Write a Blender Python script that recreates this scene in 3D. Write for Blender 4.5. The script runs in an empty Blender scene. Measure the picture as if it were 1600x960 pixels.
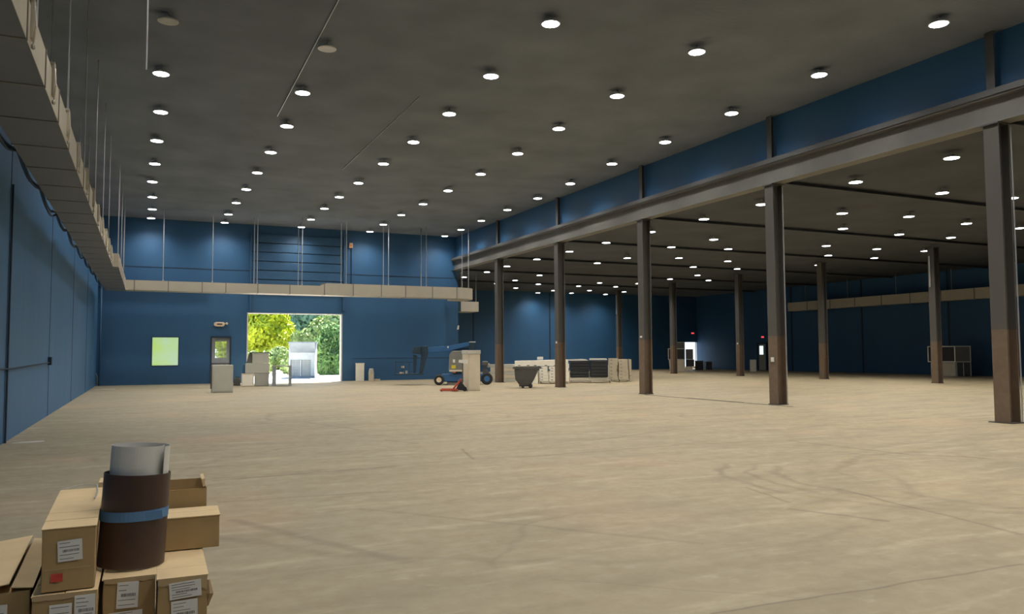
import bpy, bmesh, math, random
from mathutils import Vector, Matrix
random.seed(7)
S = bpy.context.scene
COL = S.collection
PI = math.pi

# ------------------------------------------------------------------ camera
F_PX = 1229.9; YAW = .4345; PIT = .058; ROL = -.0047; EYE = 1.55
cy_, sy_, cp_, sp_ = math.cos(YAW), math.sin(YAW), math.cos(PIT), math.sin(PIT)
FW = Vector((sy_*cp_, cy_*cp_, sp_)); R0 = Vector((cy_, -sy_, 0)); U0 = R0.cross(FW)
RT = R0*math.cos(ROL)+U0*math.sin(ROL); UP = -R0*math.sin(ROL)+U0*math.cos(ROL)
cam = bpy.data.cameras.new('camera'); cam.sensor_width = 36; cam.lens = 36*F_PX/1600
cam.clip_end = 500; cam.clip_start = .05
co = bpy.data.objects.new('camera', cam); COL.objects.link(co)
co.matrix_world = Matrix.Translation((0, 0, EYE)) @ Matrix((RT, UP, -FW)).transposed().to_4x4()
S.camera = co

# ------------------------------------------------------------------ world, sun, exposure
W = bpy.data.worlds.new('world'); S.world = W; W.use_nodes = True
wn = W.node_tree.nodes; wl = W.node_tree.links
sky = wn.new('ShaderNodeTexSky'); sky.sky_type = 'HOSEK_WILKIE'; sky.turbidity = 4
sky.sun_direction = Vector((.25, .45, .85)).normalized()
wl.new(sky.outputs[0], wn['Background'].inputs[0]); wn['Background'].inputs[1].default_value = 8.0
sl = bpy.data.lights.new('sun', 'SUN'); sl.energy = 26; sl.angle = .02; sl.color = (1, .96, .88)
so = bpy.data.objects.new('sun', sl); COL.objects.link(so)
so.rotation_euler = Vector((.25, .45, .85)).to_track_quat('Z', 'Y').to_euler(); so.location = (8, 60, 30)
vs = S.view_settings; vs.view_transform = 'Standard'; vs.look = 'None'; vs.gamma = 1
vs.use_curve_mapping = False; vs.exposure = 0.0
DIFF = 14.0      # glow of a lit diffuser
SPOT = 415.0     # lamp power

# ------------------------------------------------------------------ pixel -> place helpers (world points measured once from the photograph)
def ray(x, y): return FW+RT*((x-800)/F_PX)+UP*((480-y)/F_PX)
def onZ(x, y, z=0.0):
    d = ray(x, y); return Vector((0, 0, EYE))+d*((z-EYE)/d.z)
def onY(x, y, Y):
    d = ray(x, y); return Vector((0, 0, EYE))+d*(Y/d.y)
def onX(x, y, X):
    d = ray(x, y); return Vector((0, 0, EYE))+d*(X/d.x)

# ------------------------------------------------------------------ materials
def mat(name, col, rough=.6, metal=0, var=.12, scale=3.0, bump=0, spec=.5, coord='Object', stretch=(1, 1, 1), emit=None, es=0):
    m = bpy.data.materials.new(name); m.use_nodes = True
    n = m.node_tree.nodes; l = m.node_tree.links; b = n['Principled BSDF']
    tc = n.new('ShaderNodeTexCoord'); mp = n.new('ShaderNodeMapping'); mp.inputs['Scale'].default_value = stretch
    l.new(tc.outputs[coord], mp.inputs[0])
    nz = n.new('ShaderNodeTexNoise'); nz.inputs['Scale'].default_value = scale; nz.inputs['Detail'].default_value = 5
    l.new(mp.outputs[0], nz.inputs['Vector'])
    mr = n.new('ShaderNodeMapRange'); mr.inputs[1].default_value = .25; mr.inputs[2].default_value = .75
    mr.inputs[3].default_value = 1-var; mr.inputs[4].default_value = 1+var
    l.new(nz.outputs[0], mr.inputs[0])
    mx = n.new('ShaderNodeVectorMath'); mx.operation = 'SCALE'; mx.inputs[0].default_value = col
    l.new(mr.outputs[0], mx.inputs['Scale']); l.new(mx.outputs[0], b.inputs['Base Color'])
    b.inputs['Roughness'].default_value = rough; b.inputs['Metallic'].default_value = metal
    b.inputs['Specular IOR Level'].default_value = spec
    if bump:
        bp = n.new('ShaderNodeBump'); bp.inputs['Strength'].default_value = bump; bp.inputs['Distance'].default_value = .02
        l.new(nz.outputs[0], bp.inputs['Height']); l.new(bp.outputs[0], b.inputs['Normal'])
    if emit: b.inputs['Emission Color'].default_value = (*emit, 1); b.inputs['Emission Strength'].default_value = es
    return m

def nmath(n, l, op, a, b=None, c=None):
    m = n.new('ShaderNodeMath'); m.operation = op
    for i, v in enumerate((a, b, c)):
        if v is None: continue
        if isinstance(v, (int, float)): m.inputs[i].default_value = v
        else: l.new(v, m.inputs[i])
    return m.outputs[0]

def floor_material():
    m = bpy.data.materials.new('concrete floor'); m.use_nodes = True
    n = m.node_tree.nodes; l = m.node_tree.links; b = n['Principled BSDF']
    tc = n.new('ShaderNodeTexCoord'); P = tc.outputs['Object']
    def noise(scale, stretch=(1, 1, 1), rot=0, detail=6, rough=.55):
        mp = n.new('ShaderNodeMapping'); mp.inputs['Scale'].default_value = stretch; mp.inputs['Rotation'].default_value = (0, 0, rot)
        l.new(P, mp.inputs[0]); z = n.new('ShaderNodeTexNoise'); z.inputs['Scale'].default_value = scale
        z.inputs['Detail'].default_value = detail; z.inputs['Roughness'].default_value = rough
        l.new(mp.outputs[0], z.inputs['Vector']); return z.outputs[0]
    def rng(v, a, b_, c, d):
        r = n.new('ShaderNodeMapRange'); r.inputs[1].default_value = a; r.inputs[2].default_value = b_
        r.inputs[3].default_value = c; r.inputs[4].default_value = d; l.new(v, r.inputs[0]); return r.outputs[0]
    def mixc(f, a, b_):
        x = n.new('ShaderNodeMix'); x.data_type = 'RGBA'
        if isinstance(f, float): x.inputs[0].default_value = f
        else: l.new(f, x.inputs[0])
        for i, v in ((6, a), (7, b_)):
            if isinstance(v, tuple): x.inputs[i].default_value = (*v, 1)
            else: l.new(v, x.inputs[i])
        return x.outputs[2]
    big = noise(.13, detail=3); c = mixc(rng(big, .38, .62, 0, 1), (.35, .288, .182), (.388, .312, .188))
    sep = n.new('ShaderNodeSeparateXYZ'); l.new(P, sep.inputs[0])
    # the slab is greyer and darker towards the left wall, warmer under the low roof
    lx = nmath(n, l, 'ADD', sep.outputs[0], nmath(n, l, 'MULTIPLY', nmath(n, l, 'SUBTRACT', big, .5), 14))
    c = mixc(rng(lx, 9, 0, 0, .55), c, (.275, .245, .175))
    c = mixc(rng(lx, 16, 26, 0, .5), c, (.425, .34, .185))
    st = noise(.55, (1, 3.6, 1), .25); c = mixc(rng(st, .45, .66, 0, .75), c, (.265, .22, .14))
    st2 = noise(.8, (.7, 4.2, 1), -.12); c = mixc(rng(st2, .56, .72, 0, .6), c, (.50, .43, .29))
    fn = noise(5, detail=8, rough=.7); c = mixc(rng(fn, .4, .75, 0, .28), c, (.24, .20, .145))
    pk = noise(.35, detail=2, rot=1.0); c = mixc(rng(pk, .55, .72, 0, .45), c, (.46, .31, .19))
    sp2 = noise(2.2, (1, 2.5, 1), .6, 5, .65); c = mixc(rng(sp2, .56, .72, 0, .45), c, (.24, .20, .135)); c = mixc(rng(sp2, .40, .26, 0, .45), c, (.52, .46, .34))
    # tyre rings left by the lifts
    cur = c
    dn = noise(1.3, detail=2)
    def darken(mask, amt, col=(.15, .12, .085)):
        nonlocal cur
        cur = mixc(nmath(n, l, 'MULTIPLY', mask, amt), cur, col)
    for (cx, cy, r, w, amt) in [(8.7, 6.9, 2.3, .035, .75), (8.75, 6.8, 2.05, .03, .6), (8.8, 6.75, 1.8, .035, .6), (9.5, 6.6, 1.5, .035, .6), (9.6, 6.5, 1.25, .03, .5), (10.2, 5.9, 2.6, .04, .5),
                                (5.2, 19.5, 2.6, .05, .5), (5.4, 19.3, 3.1, .04, .4), (1.8, 19, 5.0, .05, .35), (5.0, 4.0, 3.0, .025, .35), (4.6, 9.5, 4.6, .04, .35), (2.0, 13, 2.6, .05, .35), (14.5, 14, 3.2, .04, .35)]:
        s = n.new('ShaderNodeVectorMath'); s.operation = 'DISTANCE'
        mm = n.new('ShaderNodeCombineXYZ'); l.new(sep.outputs[0], mm.inputs[0]); l.new(sep.outputs[1], mm.inputs[1])
        l.new(mm.outputs[0], s.inputs[0]); s.inputs[1].default_value = (cx, cy, 0)
        d = nmath(n, l, 'ADD', s.outputs['Value'], nmath(n, l, 'MULTIPLY', nmath(n, l, 'SUBTRACT', dn, .5), .5))
        d = nmath(n, l, 'ABSOLUTE', nmath(n, l, 'SUBTRACT', d, r))
        msk = rng(d, w*2.2, w*.4, 0, 1)
        br = rng(noise(.45, detail=1, rot=cx), .42, .58, 0, 1)
        darken(nmath(n, l, 'MULTIPLY', msk, br), amt*.7)
    # construction joints and drag scratches
    for (x0, y0, x1, y1, w, amt) in JOINTS:
        dx, dy = x1-x0, y1-y0; L = math.hypot(dx, dy); ux, uy = dx/L, dy/L
        t = nmath(n, l, 'ADD', nmath(n, l, 'MULTIPLY', sep.outputs[0], ux), nmath(n, l, 'MULTIPLY', sep.outputs[1], uy))
        t = nmath(n, l, 'SUBTRACT', t, x0*ux+y0*uy)
        q = nmath(n, l, 'ADD', nmath(n, l, 'MULTIPLY', sep.outputs[0], -uy), nmath(n, l, 'MULTIPLY', sep.outputs[1], ux))
        q = nmath(n, l, 'SUBTRACT', q, -x0*uy+y0*ux)
        q = nmath(n, l, 'ADD', q, nmath(n, l, 'MULTIPLY', nmath(n, l, 'SUBTRACT', dn, .5), .12))
        k = rng(nmath(n, l, 'ABSOLUTE', q), w*1.8, w*.5, 0, 1)
        k = nmath(n, l, 'MULTIPLY', k, nmath(n, l, 'GREATER_THAN', t, 0)); k = nmath(n, l, 'MULTIPLY', k, nmath(n, l, 'LESS_THAN', t, L))
        darken(k, amt)
    l.new(cur, b.inputs['Base Color'])
    b.inputs['Roughness'].default_value = .62; b.inputs['Specular IOR Level'].default_value = .35
    l.new(rng(fn, .3, .7, .5, .75), b.inputs['Roughness'])
    bp = n.new('ShaderNodeBump'); bp.inputs['Strength'].default_value = .12; bp.inputs['Distance'].default_value = .01
    l.new(fn, bp.inputs['Height']); l.new(bp.outputs[0], b.inputs['Normal'])
    return m
def J(a, b, w, amt):
    p, q = onZ(*a), onZ(*b); return (p.x, p.y, q.x, q.y, w, amt)
JOINTS = [J((1230, 689), (1430, 712), .03, .55), J((738, 718), (722, 702), .02, .6), J((1110, 960), (1600, 882), .012, .6),
          J((738, 718), (860, 712), .02, .5), J((850, 712), (1060, 696), .022, .6), J((1050, 696), (1210, 689), .025, .55), J((850, 699), (1070, 669), .022, .45), J((330, 748), (500, 736), .018, .55), J((450, 742), (690, 722), .018, .6), J((330, 752), (620, 729), .03, .5), J((340, 785), (610, 768), .014, .6), J((360, 812), (640, 880), .05, .35), J((1165, 762), (1235, 786), .018, .5), J((1310, 764), (1440, 797), .02, .6), J((1440, 797), (1600, 836), .025, .5), J((1230, 795), (1390, 815), .03, .45), J((560, 795), (1100, 850), .03, .3), J((600, 688), (655, 694), .03, .55),
          J((480, 660), (560, 672), .05, .35), J((860, 905), (1250, 935), .008, .25)]

def metal_deck(name, col):
    m = mat(name, col, rough=.85, var=.18, scale=.6, spec=.15)
    n = m.node_tree.nodes; l = m.node_tree.links; b = n['Principled BSDF']
    tc = n.new('ShaderNodeTexCoord'); w = n.new('ShaderNodeTexWave'); w.wave_type = 'BANDS'; w.bands_direction = 'Y'
    w.inputs['Scale'].default_value = 3.2; w.inputs['Distortion'].default_value = 0
    l.new(tc.outputs['Object'], w.inputs[0]); bp = n.new('ShaderNodeBump'); bp.inputs['Strength'].default_value = .15; bp.inputs['Distance'].default_value = .02
    l.new(w.outputs[1], bp.inputs['Height']); l.new(bp.outputs[0], b.inputs['Normal'])
    return m

def column_material():
    m = mat('column steel', (.1, .1, .1), rough=.6, var=.2, scale=2.5)
    n = m.node_tree.nodes; l = m.node_tree.links; b = n['Principled BSDF']
    tc = n.new('ShaderNodeTexCoord'); sp = n.new('ShaderNodeSeparateXYZ'); l.new(tc.outputs['Object'], sp.inputs[0])
    nz = n.new('ShaderNodeTexNoise'); nz.inputs['Scale'].default_value = 7; nz.inputs['Detail'].default_value = 6; l.new(tc.outputs['Object'], nz.inputs['Vector'])
    z = nmath(n, l, 'ADD', sp.outputs[2], nmath(n, l, 'MULTIPLY', nmath(n, l, 'SUBTRACT', nz.outputs[0], .5), .05))
    k = nmath(n, l, 'LESS_THAN', z, 2.0)
    cr = n.new('ShaderNodeMix'); cr.data_type = 'RGBA'; cr.inputs[6].default_value = (.12, .08, .052, 1); cr.inputs[7].default_value = (.19, .135, .09, 1)
    l.new(nz.outputs[0], cr.inputs[0])
    mx = n.new('ShaderNodeMix'); mx.data_type = 'RGBA'; l.new(k, mx.inputs[0]); mx.inputs[6].default_value = (.085, .08, .072, 1); l.new(cr.outputs[2], mx.inputs[7])
    l.new(mx.outputs[2], b.inputs['Base Color'])
    return m

M = {}
M['wall'] = mat('blue paint', (.028, .104, .222), .55, var=.07, scale=.7, stretch=(1, 1, .25))
M['wallpanel'] = mat('blue paint panels', (.042, .145, .30), .55, var=.09, scale=1.2, stretch=(1, 1.4, .08))
M['seam'] = mat('dark blue seam', (.012, .03, .06), .6)
M['bluemetal'] = mat('blue painted metal', (.03, .095, .19), .5, var=.1)
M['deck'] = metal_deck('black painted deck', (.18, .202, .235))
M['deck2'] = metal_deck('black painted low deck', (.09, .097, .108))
M['beam'] = mat('grey painted steel', (.15, .145, .13), .55, var=.12, scale=1.5)
M['beamdark'] = mat('dark painted steel', (.07, .07, .07), .55, var=.12)
M['col'] = column_material()
M['duct'] = mat('primed duct sheet', (.50, .455, .36), .5, var=.05, scale=2)
M['ductedge'] = mat('duct seam', (.20, .185, .155), .5)
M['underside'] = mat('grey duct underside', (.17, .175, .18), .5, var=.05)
M['rod'] = mat('zinc rod', (.5, .5, .5), .35, metal=.5)
M['housing'] = mat('white lamp housing', (.55, .55, .52), .4)
M['lampoff'] = mat('unlit diffuser', (.5, .5, .46), .4)
M['lamp'] = mat('lit diffuser', (.9, .9, .9), .4, emit=(.93, .97, 1.0), es=DIFF)
M['card'] = mat('cardboard', (.40, .275, .125), .8, var=.10, scale=6, bump=.25)
M['cardlight'] = mat('pale cardboard', (.66, .495, .28), .8, var=.09, scale=5, bump=.35)
M['cardin'] = mat('cardboard inside', (.30, .205, .11), .85, var=.08)
M['tape'] = mat('packing tape', (.46, .34, .19), .3, var=.08)
M['paper'] = mat('white label paper', (.72, .71, .67), .7, var=.03)
M['ink'] = mat('printed ink', (.10, .10, .10), .7)
M['inkgrey'] = mat('faint printing', (.38, .38, .38), .7)
M['red'] = mat('red print', (.55, .06, .04), .7, var=.15, scale=30)
M['brown'] = mat('brown sheet metal', (.062, .034, .024), .42, var=.08, scale=2)
M['whitesheet'] = mat('white sheet', (.66, .65, .6), .45, var=.02)
M['bluetape'] = mat('blue masking tape', (.10, .23, .42), .6, var=.08, scale=12)
M['grey'] = mat('light grey panel', (.52, .51, .44), .6, var=.05)
M['greydark'] = mat('dark grey panel', (.10, .10, .10), .6)
M['greymid'] = mat('mid grey panel', (.42, .415, .36), .6, var=.05)
M['beige'] = mat('beige board', (.66, .58, .43), .7, var=.06)
M['whitebox'] = mat('white carton', (.92, .87, .74), .7, var=.05)
M['black'] = mat('black plastic wrap', (.02, .023, .028), .35, var=.2)
M['rubber'] = mat('black rubber', (.02, .02, .02), .8)
M['liftblue'] = mat('lift blue paint', (.035, .13, .30), .4, var=.08)
M['liftdark'] = mat('dark teal frame', (.018, .045, .07), .5)
M['liftgrey'] = mat('lift grey cover', (.20, .205, .18), .5)
M['yellow'] = mat('yellow decal', (.75, .6, .04), .5)
M['orange'] = mat('orange beacon', (.8, .28, .06), .4)
M['forkred'] = mat('red pallet truck paint', (.42, .07, .035), .5)
M['cartgrey'] = mat('grey moulded plastic', (.095, .095, .09), .6)
M['wood'] = mat('pale pallet wood', (.52, .45, .33), .8, var=.15, scale=8)
M['doorgrey'] = mat('door paint', (.27, .30, .32), .5)
M['exit'] = mat('lit exit sign', (.5, .03, .03), .5, emit=(1, .08, .1), es=1.3)
M['cream'] = mat('emergency lamp plastic', (.75, .6, .42), .5)
M['outwhite'] = mat('white painted shed', (.75, .75, .72), .6)
M['outgrey'] = mat('grey awning', (.30, .33, .36), .6)
M['ground'] = mat('outdoor concrete', (.55, .54, .50), .8, var=.1, scale=.4)
M['asphalt'] = mat('road verge', (.3, .3, .28), .9, var=.1)
M['trunk'] = mat('bark', (.12, .09, .06), .9)
M['leafy'] = mat('yellow green leaves', (.62, .66, .04), .7, var=.35, scale=1.2)
M['leafg'] = mat('green leaves', (.20, .34, .10), .7, var=.4, scale=1.5)
M['leafp'] = mat('pale green leaves', (.42, .52, .20), .7, var=.35, scale=1.5)
M['leafb'] = mat('blue green leaves', (.20, .34, .20), .7, var=.3, scale=1.5)
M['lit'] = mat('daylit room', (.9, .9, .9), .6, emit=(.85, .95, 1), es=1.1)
M['plate'] = mat('floor plate steel', (.05, .045, .04), .6)

def glass_daylit():
    m = bpy.data.materials.new('frosted green glazing'); m.use_nodes = True
    n = m.node_tree.nodes; l = m.node_tree.links; b = n['Principled BSDF']
    tc = n.new('ShaderNodeTexCoord'); z = n.new('ShaderNodeTexNoise'); z.inputs['Scale'].default_value = .9; z.inputs['Detail'].default_value = 3
    l.new(tc.outputs['Object'], z.inputs['Vector'])
    r = n.new('ShaderNodeValToRGB'); r.color_ramp.elements[0].position = .4; r.color_ramp.elements[1].position = .62
    r.color_ramp.elements[0].color = (.52, .74, .50, 1); r.color_ramp.elements[1].color = (.50, .74, .20, 1)
    l.new(z.outputs[0], r.inputs[0]); l.new(r.outputs[0], b.inputs['Emission Color']); b.inputs['Emission Strength'].default_value = .85
    b.inputs['Base Color'].default_value = (.1, .12, .1, 1); b.inputs['Roughness'].default_value = .4
    return m
M['glazing'] = glass_daylit()
def lattice_glass():
    m = bpy.data.materials.new('clear door pane'); m.use_nodes = True
    b = m.node_tree.nodes['Principled BSDF']; b.inputs['Transmission Weight'].default_value = .9; b.inputs['Roughness'].default_value = .08
    b.inputs['Base Color'].default_value = (.8, .9, .85, 1); b.inputs['IOR'].default_value = 1.1
    return m
M['pane'] = lattice_glass()

# ------------------------------------------------------------------ mesh helpers
class MB:
    def __init__(s): s.v = []; s.f = []
    def quad(s, *p):
        i = len(s.v); s.v += [tuple(q) for q in p]; s.f.append(tuple(range(i, i+len(p)))); return s
    def box(s, x0, x1, y0, y1, z0, z1, T=None):
        c = [Vector((x, y, z)) for z in (z0, z1) for y in (y0, y1) for x in (x0, x1)]
        if T is not None: c = [T @ q for q in c]
        i = len(s.v); s.v += [tuple(q) for q in c]
        s.f += [tuple(i+k for k in q) for q in ((0, 2, 3, 1), (4, 5, 7, 6), (0, 1, 5, 4), (2, 6, 7, 3), (0, 4, 6, 2), (1, 3, 7, 5))]
        return s
    def prism(s, poly, y0, y1, ax='y'):
        # polygon in (x,z) extruded along y, or in (x,y) extruded in z with ax='z', or (y,z) extruded in x with ax='x'
        n = len(poly); i = len(s.v)
        for t in (y0, y1):
            for (a, b) in poly:
                s.v.append((a, t, b) if ax == 'y' else ((a, b, t) if ax == 'z' else (t, a, b)))
        s.f.append(tuple(range(i, i+n))); s.f.append(tuple(reversed(range(i+n, i+2*n))))
        for k in range(n): s.f.append((i+k, i+n+k, i+n+(k+1) % n, i+(k+1) % n))
        return s
    def tube(s, pts, r, n=8, cap=True, closed=False):
        pts = [Vector(p) for p in pts]; rings = []
        for k, p in enumerate(pts):
            t = (pts[min(k+1, len(pts)-1)]-pts[max(k-1, 0)]).normalized()
            a = Vector((0, 0, 1)) if abs(t.z) < .9 else Vector((1, 0, 0))
            u = t.cross(a).normalized(); w = t.cross(u)
            rr = r[k] if isinstance(r, (list, tuple)) else r
            i = len(s.v); s.v += [tuple(p+(u*math.cos(2*PI*j/n)+w*math.sin(2*PI*j/n))*rr) for j in range(n)]; rings.append(i)
        for a, b in zip(rings, rings[1:]):
            for j in range(n): s.f.append((a+j, a+(j+1) % n, b+(j+1) % n, b+j))
        if cap: s.f.append(tuple(rings[0]+j for j in reversed(range(n)))); s.f.append(tuple(rings[-1]+j for j in range(n)))
        return s
    def lathe(s, prof, n=24, c=(0, 0, 0), ax='z'):
        rings = []
        for (r, z) in prof:
            i = len(s.v); rings.append(i)
            for j in range(n):
                a = 2*PI*j/n
                p = (r*math.cos(a), r*math.sin(a), z) if ax == 'z' else ((r*math.cos(a), z, r*math.sin(a)) if ax == 'y' else (z, r*math.cos(a), r*math.sin(a)))
                s.v.append((p[0]+c[0], p[1]+c[1], p[2]+c[2]))
        for a, b in zip(rings, rings[1:]):
            for j in range(n): s.f.append((a+j, a+(j+1) % n, b+(j+1) % n, b+j))
        s.f.append(tuple(rings[0]+j for j in reversed(range(n)))); s.f.append(tuple(rings[-1]+j for j in range(n)))
        return s
    def build(s, name, m, parent=None, bevel=0, smooth=False, loc=None):
        me = bpy.data.meshes.new(name); me.from_pydata(s.v, [], s.f); me.validate()
        bm = bmesh.new(); bm.from_mesh(me); bmesh.ops.recalc_face_normals(bm, faces=bm.faces); bm.to_mesh(me); bm.free()
        me.materials.append(m)
        o = bpy.data.objects.new(name, me); COL.objects.link(o)
        if smooth:
            for p in me.polygons: p.use_smooth = True
        if parent: o.parent = parent
        if loc: o.location = loc
        if bevel:
            b = o.modifiers.new('bevel', 'BEVEL'); b.width = bevel; b.segments = 2; b.limit_method = 'ANGLE'
        return o
def B(*a): return MB().box(*a)
def struct(o): o['kind'] = 'structure'; return o
def tag(o, label, cat, group=None):
    o['label'] = label; o['category'] = cat
    if group: o['group'] = group
    return o
def thing(name, label, cat, loc=(0, 0, 0), rz=0, group=None, rx=0, ry=0):
    o = bpy.data.objects.new(name, None); COL.objects.link(o); o.empty_display_size = .2
    o.location = loc; o.rotation_euler = (rx, ry, rz); return tag(o, label, cat, group)
def dup(src, loc, label, group=None, rz=None):
    r = src.copy(); COL.objects.link(r); r.location = loc; r['label'] = label
    if rz is not None: r.rotation_euler = (0, 0, rz)
    if group: r['group'] = group
    for ch in list(src.children):
        c = ch.copy(); COL.objects.link(c); c.parent = r
        for g in list(ch.children):
            d = g.copy(); COL.objects.link(d); d.parent = c
    return r

# ------------------------------------------------------------------ the building
WX = -2.25; WY = 44.4; HI = 8.56; BX = 16.9; LO = 6.66; RX = 46.4; BY = 59.2; NY = -6.0
struct(MB().quad((WX, NY, 0), (RX, NY, 0), (RX, BY, 0), (BX, BY, 0), (BX, WY, 0), (WX, WY, 0)).build('floor', floor_material()))
struct(B(WX, BX+.12, NY, WY, HI, HI+.2).build('ceiling', M['deck']))
struct(B(BX-.06, RX, NY, BY, LO, LO+.2).build('ceiling', M['deck2']))
struct(B(WX-.3, WX, NY, WY+.3, 0, HI).build('wall_left', M['wallpanel']))
# far wall with its openings: rectangles in X,Z
win = (.27, 1.50, .98, 2.42); dr = (3.06, 4.10, 0, 2.5); ro = (4.88, 10.02, 0, 3.78)
fw = MB()
def wy(x0, x1, z0, z1): fw.box(x0, x1, WY, WY+.3, z0, z1)
wy(WX, win[0], 0, HI); wy(win[0], win[1], 0, win[2]); wy(win[0], win[1], win[3], HI); wy(win[1], dr[0], 0, HI)
wy(dr[0], dr[1], dr[3], HI); wy(dr[1], ro[0], 0, HI); wy(ro[0], ro[1], ro[3], HI); wy(ro[1], BX+.12, 0, HI)
struct(fw.build('wall_far', M['wall']))
struct(B(BX-.18, BX+.12, WY+.3, BY+.3, 0, LO).build('wall_return', M['wall']))
struct(B(BX-.02, BX+.12, NY, WY, LO+.2, HI).build('wall_clerestory', M['wall']))
# back wall of the low hall with doorway
dw = onY(1070, 535, BY); dw2 = onY(1090, 535, BY)
b = MB(); b.box(BX, dw.x, BY, BY+.3, 0, LO); b.box(dw.x, dw2.x, BY, BY+.3, dw.z, LO); b.box(dw2.x, RX+.3, BY, BY+.3, 0, LO)
struct(b.build('wall_back', M['wall']))
struct(B(RX, RX+.3, NY, BY, 0, LO).build('wall_right', M['wall']))
struct(B(WX-.3, RX+.3, NY-.3, NY, 0, HI+.2).build('wall_near', M['wall']))
# wall seams / trims
t = MB()
for Y in (16.4, 23.2, 30.0, 36.8): t.box(WX, WX+.006, Y-.03, Y+.03, 0, HI)
struct(t.build('trim_1', M['seam']))
t = MB(); t.box(-2.25, BX, WY-.012, WY, 6.02, 6.06); t.box(10.6, BX, WY-.01, WY, 1.25, 1.28)
struct(t.build('trim_2', M['seam']))
t = MB()
for Y in (20.2, 27, 33.8, 40.5, 47.3): t.box(RX-.02, RX, Y-.06, Y+.06, 0, LO)
for X in (24, 31, 38): t.box(X-.05, X+.05, BY-.02, BY, 0, LO)
struct(t.build('trim_3', M['seam']))
struct(B(-2.2, 3.0, WY-.25, WY, 5.05, 5.25).build('trim_4', M['bluemetal']))
struct(B(RX-2.8, RX-.02, BY-.05, BY, 0, .22).build('baseboard_back', M['whitesheet']))
# left wall low shelf band above the duct line
struct(B(WX, WX+.10, 3, WY, 5.6, 5.75).build('trim_5', M['bluemetal']))

# green window in far wall
w = struct(B(win[0], win[1], WY+.08, WY+.1, win[2], win[3]).build('window_1', M['glazing']))
f = MB(); e = .04
f.box(win[0]-e, win[1]+e, WY-.02, WY+.08, win[3], win[3]+e); f.box(win[0]-e, win[1]+e, WY-.02, WY+.08, win[2]-e, win[2])
f.box(win[0]-e, win[0], WY-.02, WY+.08, win[2], win[3]); f.box(win[1], win[1]+e, WY-.02, WY+.08, win[2], win[3])
f.build('window_frame', M['seam'], w)
# personnel door
d = MB(); x0, x1 = dr[0]+.07, dr[1]-.07; gx0, gx1, gz0, gz1 = x0+.17, x1-.17, 1.35, 2.22
d.box(x0, x1, WY+.05, WY+.1, 0, gz0); d.box(x0, x1, WY+.05, WY+.1, gz1, 2.4); d.box(x0, gx0, WY+.05, WY+.1, gz0, gz1); d.box(gx1, x1, WY+.05, WY+.1, gz0, gz1)
d1 = struct(d.build('door_1', M['doorgrey']))
MB().box(gx0, gx1, WY+.065, WY+.08, gz0, gz1).build('pane', M['pane'], d1)
m = MB()
for k in range(1, 6): m.box(gx0+(gx1-gx0)*k/6-.008, gx0+(gx1-gx0)*k/6+.008, WY+.085, WY+.095, gz0, gz1)
for k in range(1, 7): m.box(gx0, gx1, WY+.085, WY+.095, gz0+(gz1-gz0)*k/7-.008, gz0+(gz1-gz0)*k/7+.008)
m.build('grille', M['greymid'], d1)
m = MB(); m.box(x0, x1, WY+.02, WY+.05, 1.02, 1.08); m.build('push_bar', M['greydark'], d1)
m = MB(); m.box(dr[0], x0, WY-.03, WY+.1, 0, 2.5); m.box(x1, dr[1], WY-.03, WY+.1, 0, 2.5); m.box(x0, x1, WY-.03, WY+.1, 2.4, 2.5)
m.build('door_frame', M['seam'], d1)
# raised sectional door parked above the opening, on its tracks
d = MB(); zt = 5.1
for k in range(6): d.box(ro[0]+.2, ro[1]-.02, WY-.16, WY-.10, zt+k*.50, zt+k*.50+.455)
d2 = struct(d.build('door_2', M['bluemetal'], bevel=.01))
m = MB(); m.box(ro[0]+.2, ro[1]-.02, WY-.10, WY-.085, zt, zt+2.95); m.build('panel_backing', M['seam'], d2)
m = MB(); m.box(ro[0]+.1, ro[0]+.19, WY-.2, WY, 3.9, 8.1); m.build('track', M['bluemetal'], d2)
m = MB(); m.box(ro[1], ro[1]+.09, WY-.2, WY, 3.9, 8.1); m.build('track', M['bluemetal'], d2)
# jambs of the opening
m = MB(); m.box(ro[0]-.0, ro[0]+.06, WY-.02, WY+.32, 0, ro[3]); m.box(ro[1]-.07, ro[1], WY-.02, WY+.32, 0, ro[3]); m.box(ro[0]+.06, ro[1]-.07, WY-.02, WY+.32, ro[3]-.05, ro[3])
struct(m.build('trim_6', M['whitesheet']))
# white doorway in the back wall : a small daylit lobby behind it
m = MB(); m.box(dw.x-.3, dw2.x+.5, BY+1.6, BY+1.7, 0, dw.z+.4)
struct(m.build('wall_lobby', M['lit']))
struct(B(dw2.x-.1, dw2.x, BY-.02, BY+.3, 0, dw.z).build('trim_7', M['whitesheet']))
# door in the right wall
dy1, dy0 = onX(1187, 575, RX).y, onX(1198, 575, RX).y
if dy0 > dy1: dy0, dy1 = dy1, dy0
dzt = onX(1192, 538, RX).z
d3 = struct(B(RX-.06, RX-.01, dy0, dy1, .02, dzt).build('door_3', M['greymid']))
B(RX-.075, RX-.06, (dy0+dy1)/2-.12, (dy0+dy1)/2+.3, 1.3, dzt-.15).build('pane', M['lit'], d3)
m = MB(); m.box(RX-.09, RX, dy0-.15, dy0, 0, dzt+.12); m.box(RX-.09, RX, dy1, dy1+.15, 0, dzt+.12); m.box(RX-.09, RX, dy0, dy1, dzt, dzt+.12); m.build('door_frame', M['seam'], d3)

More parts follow.
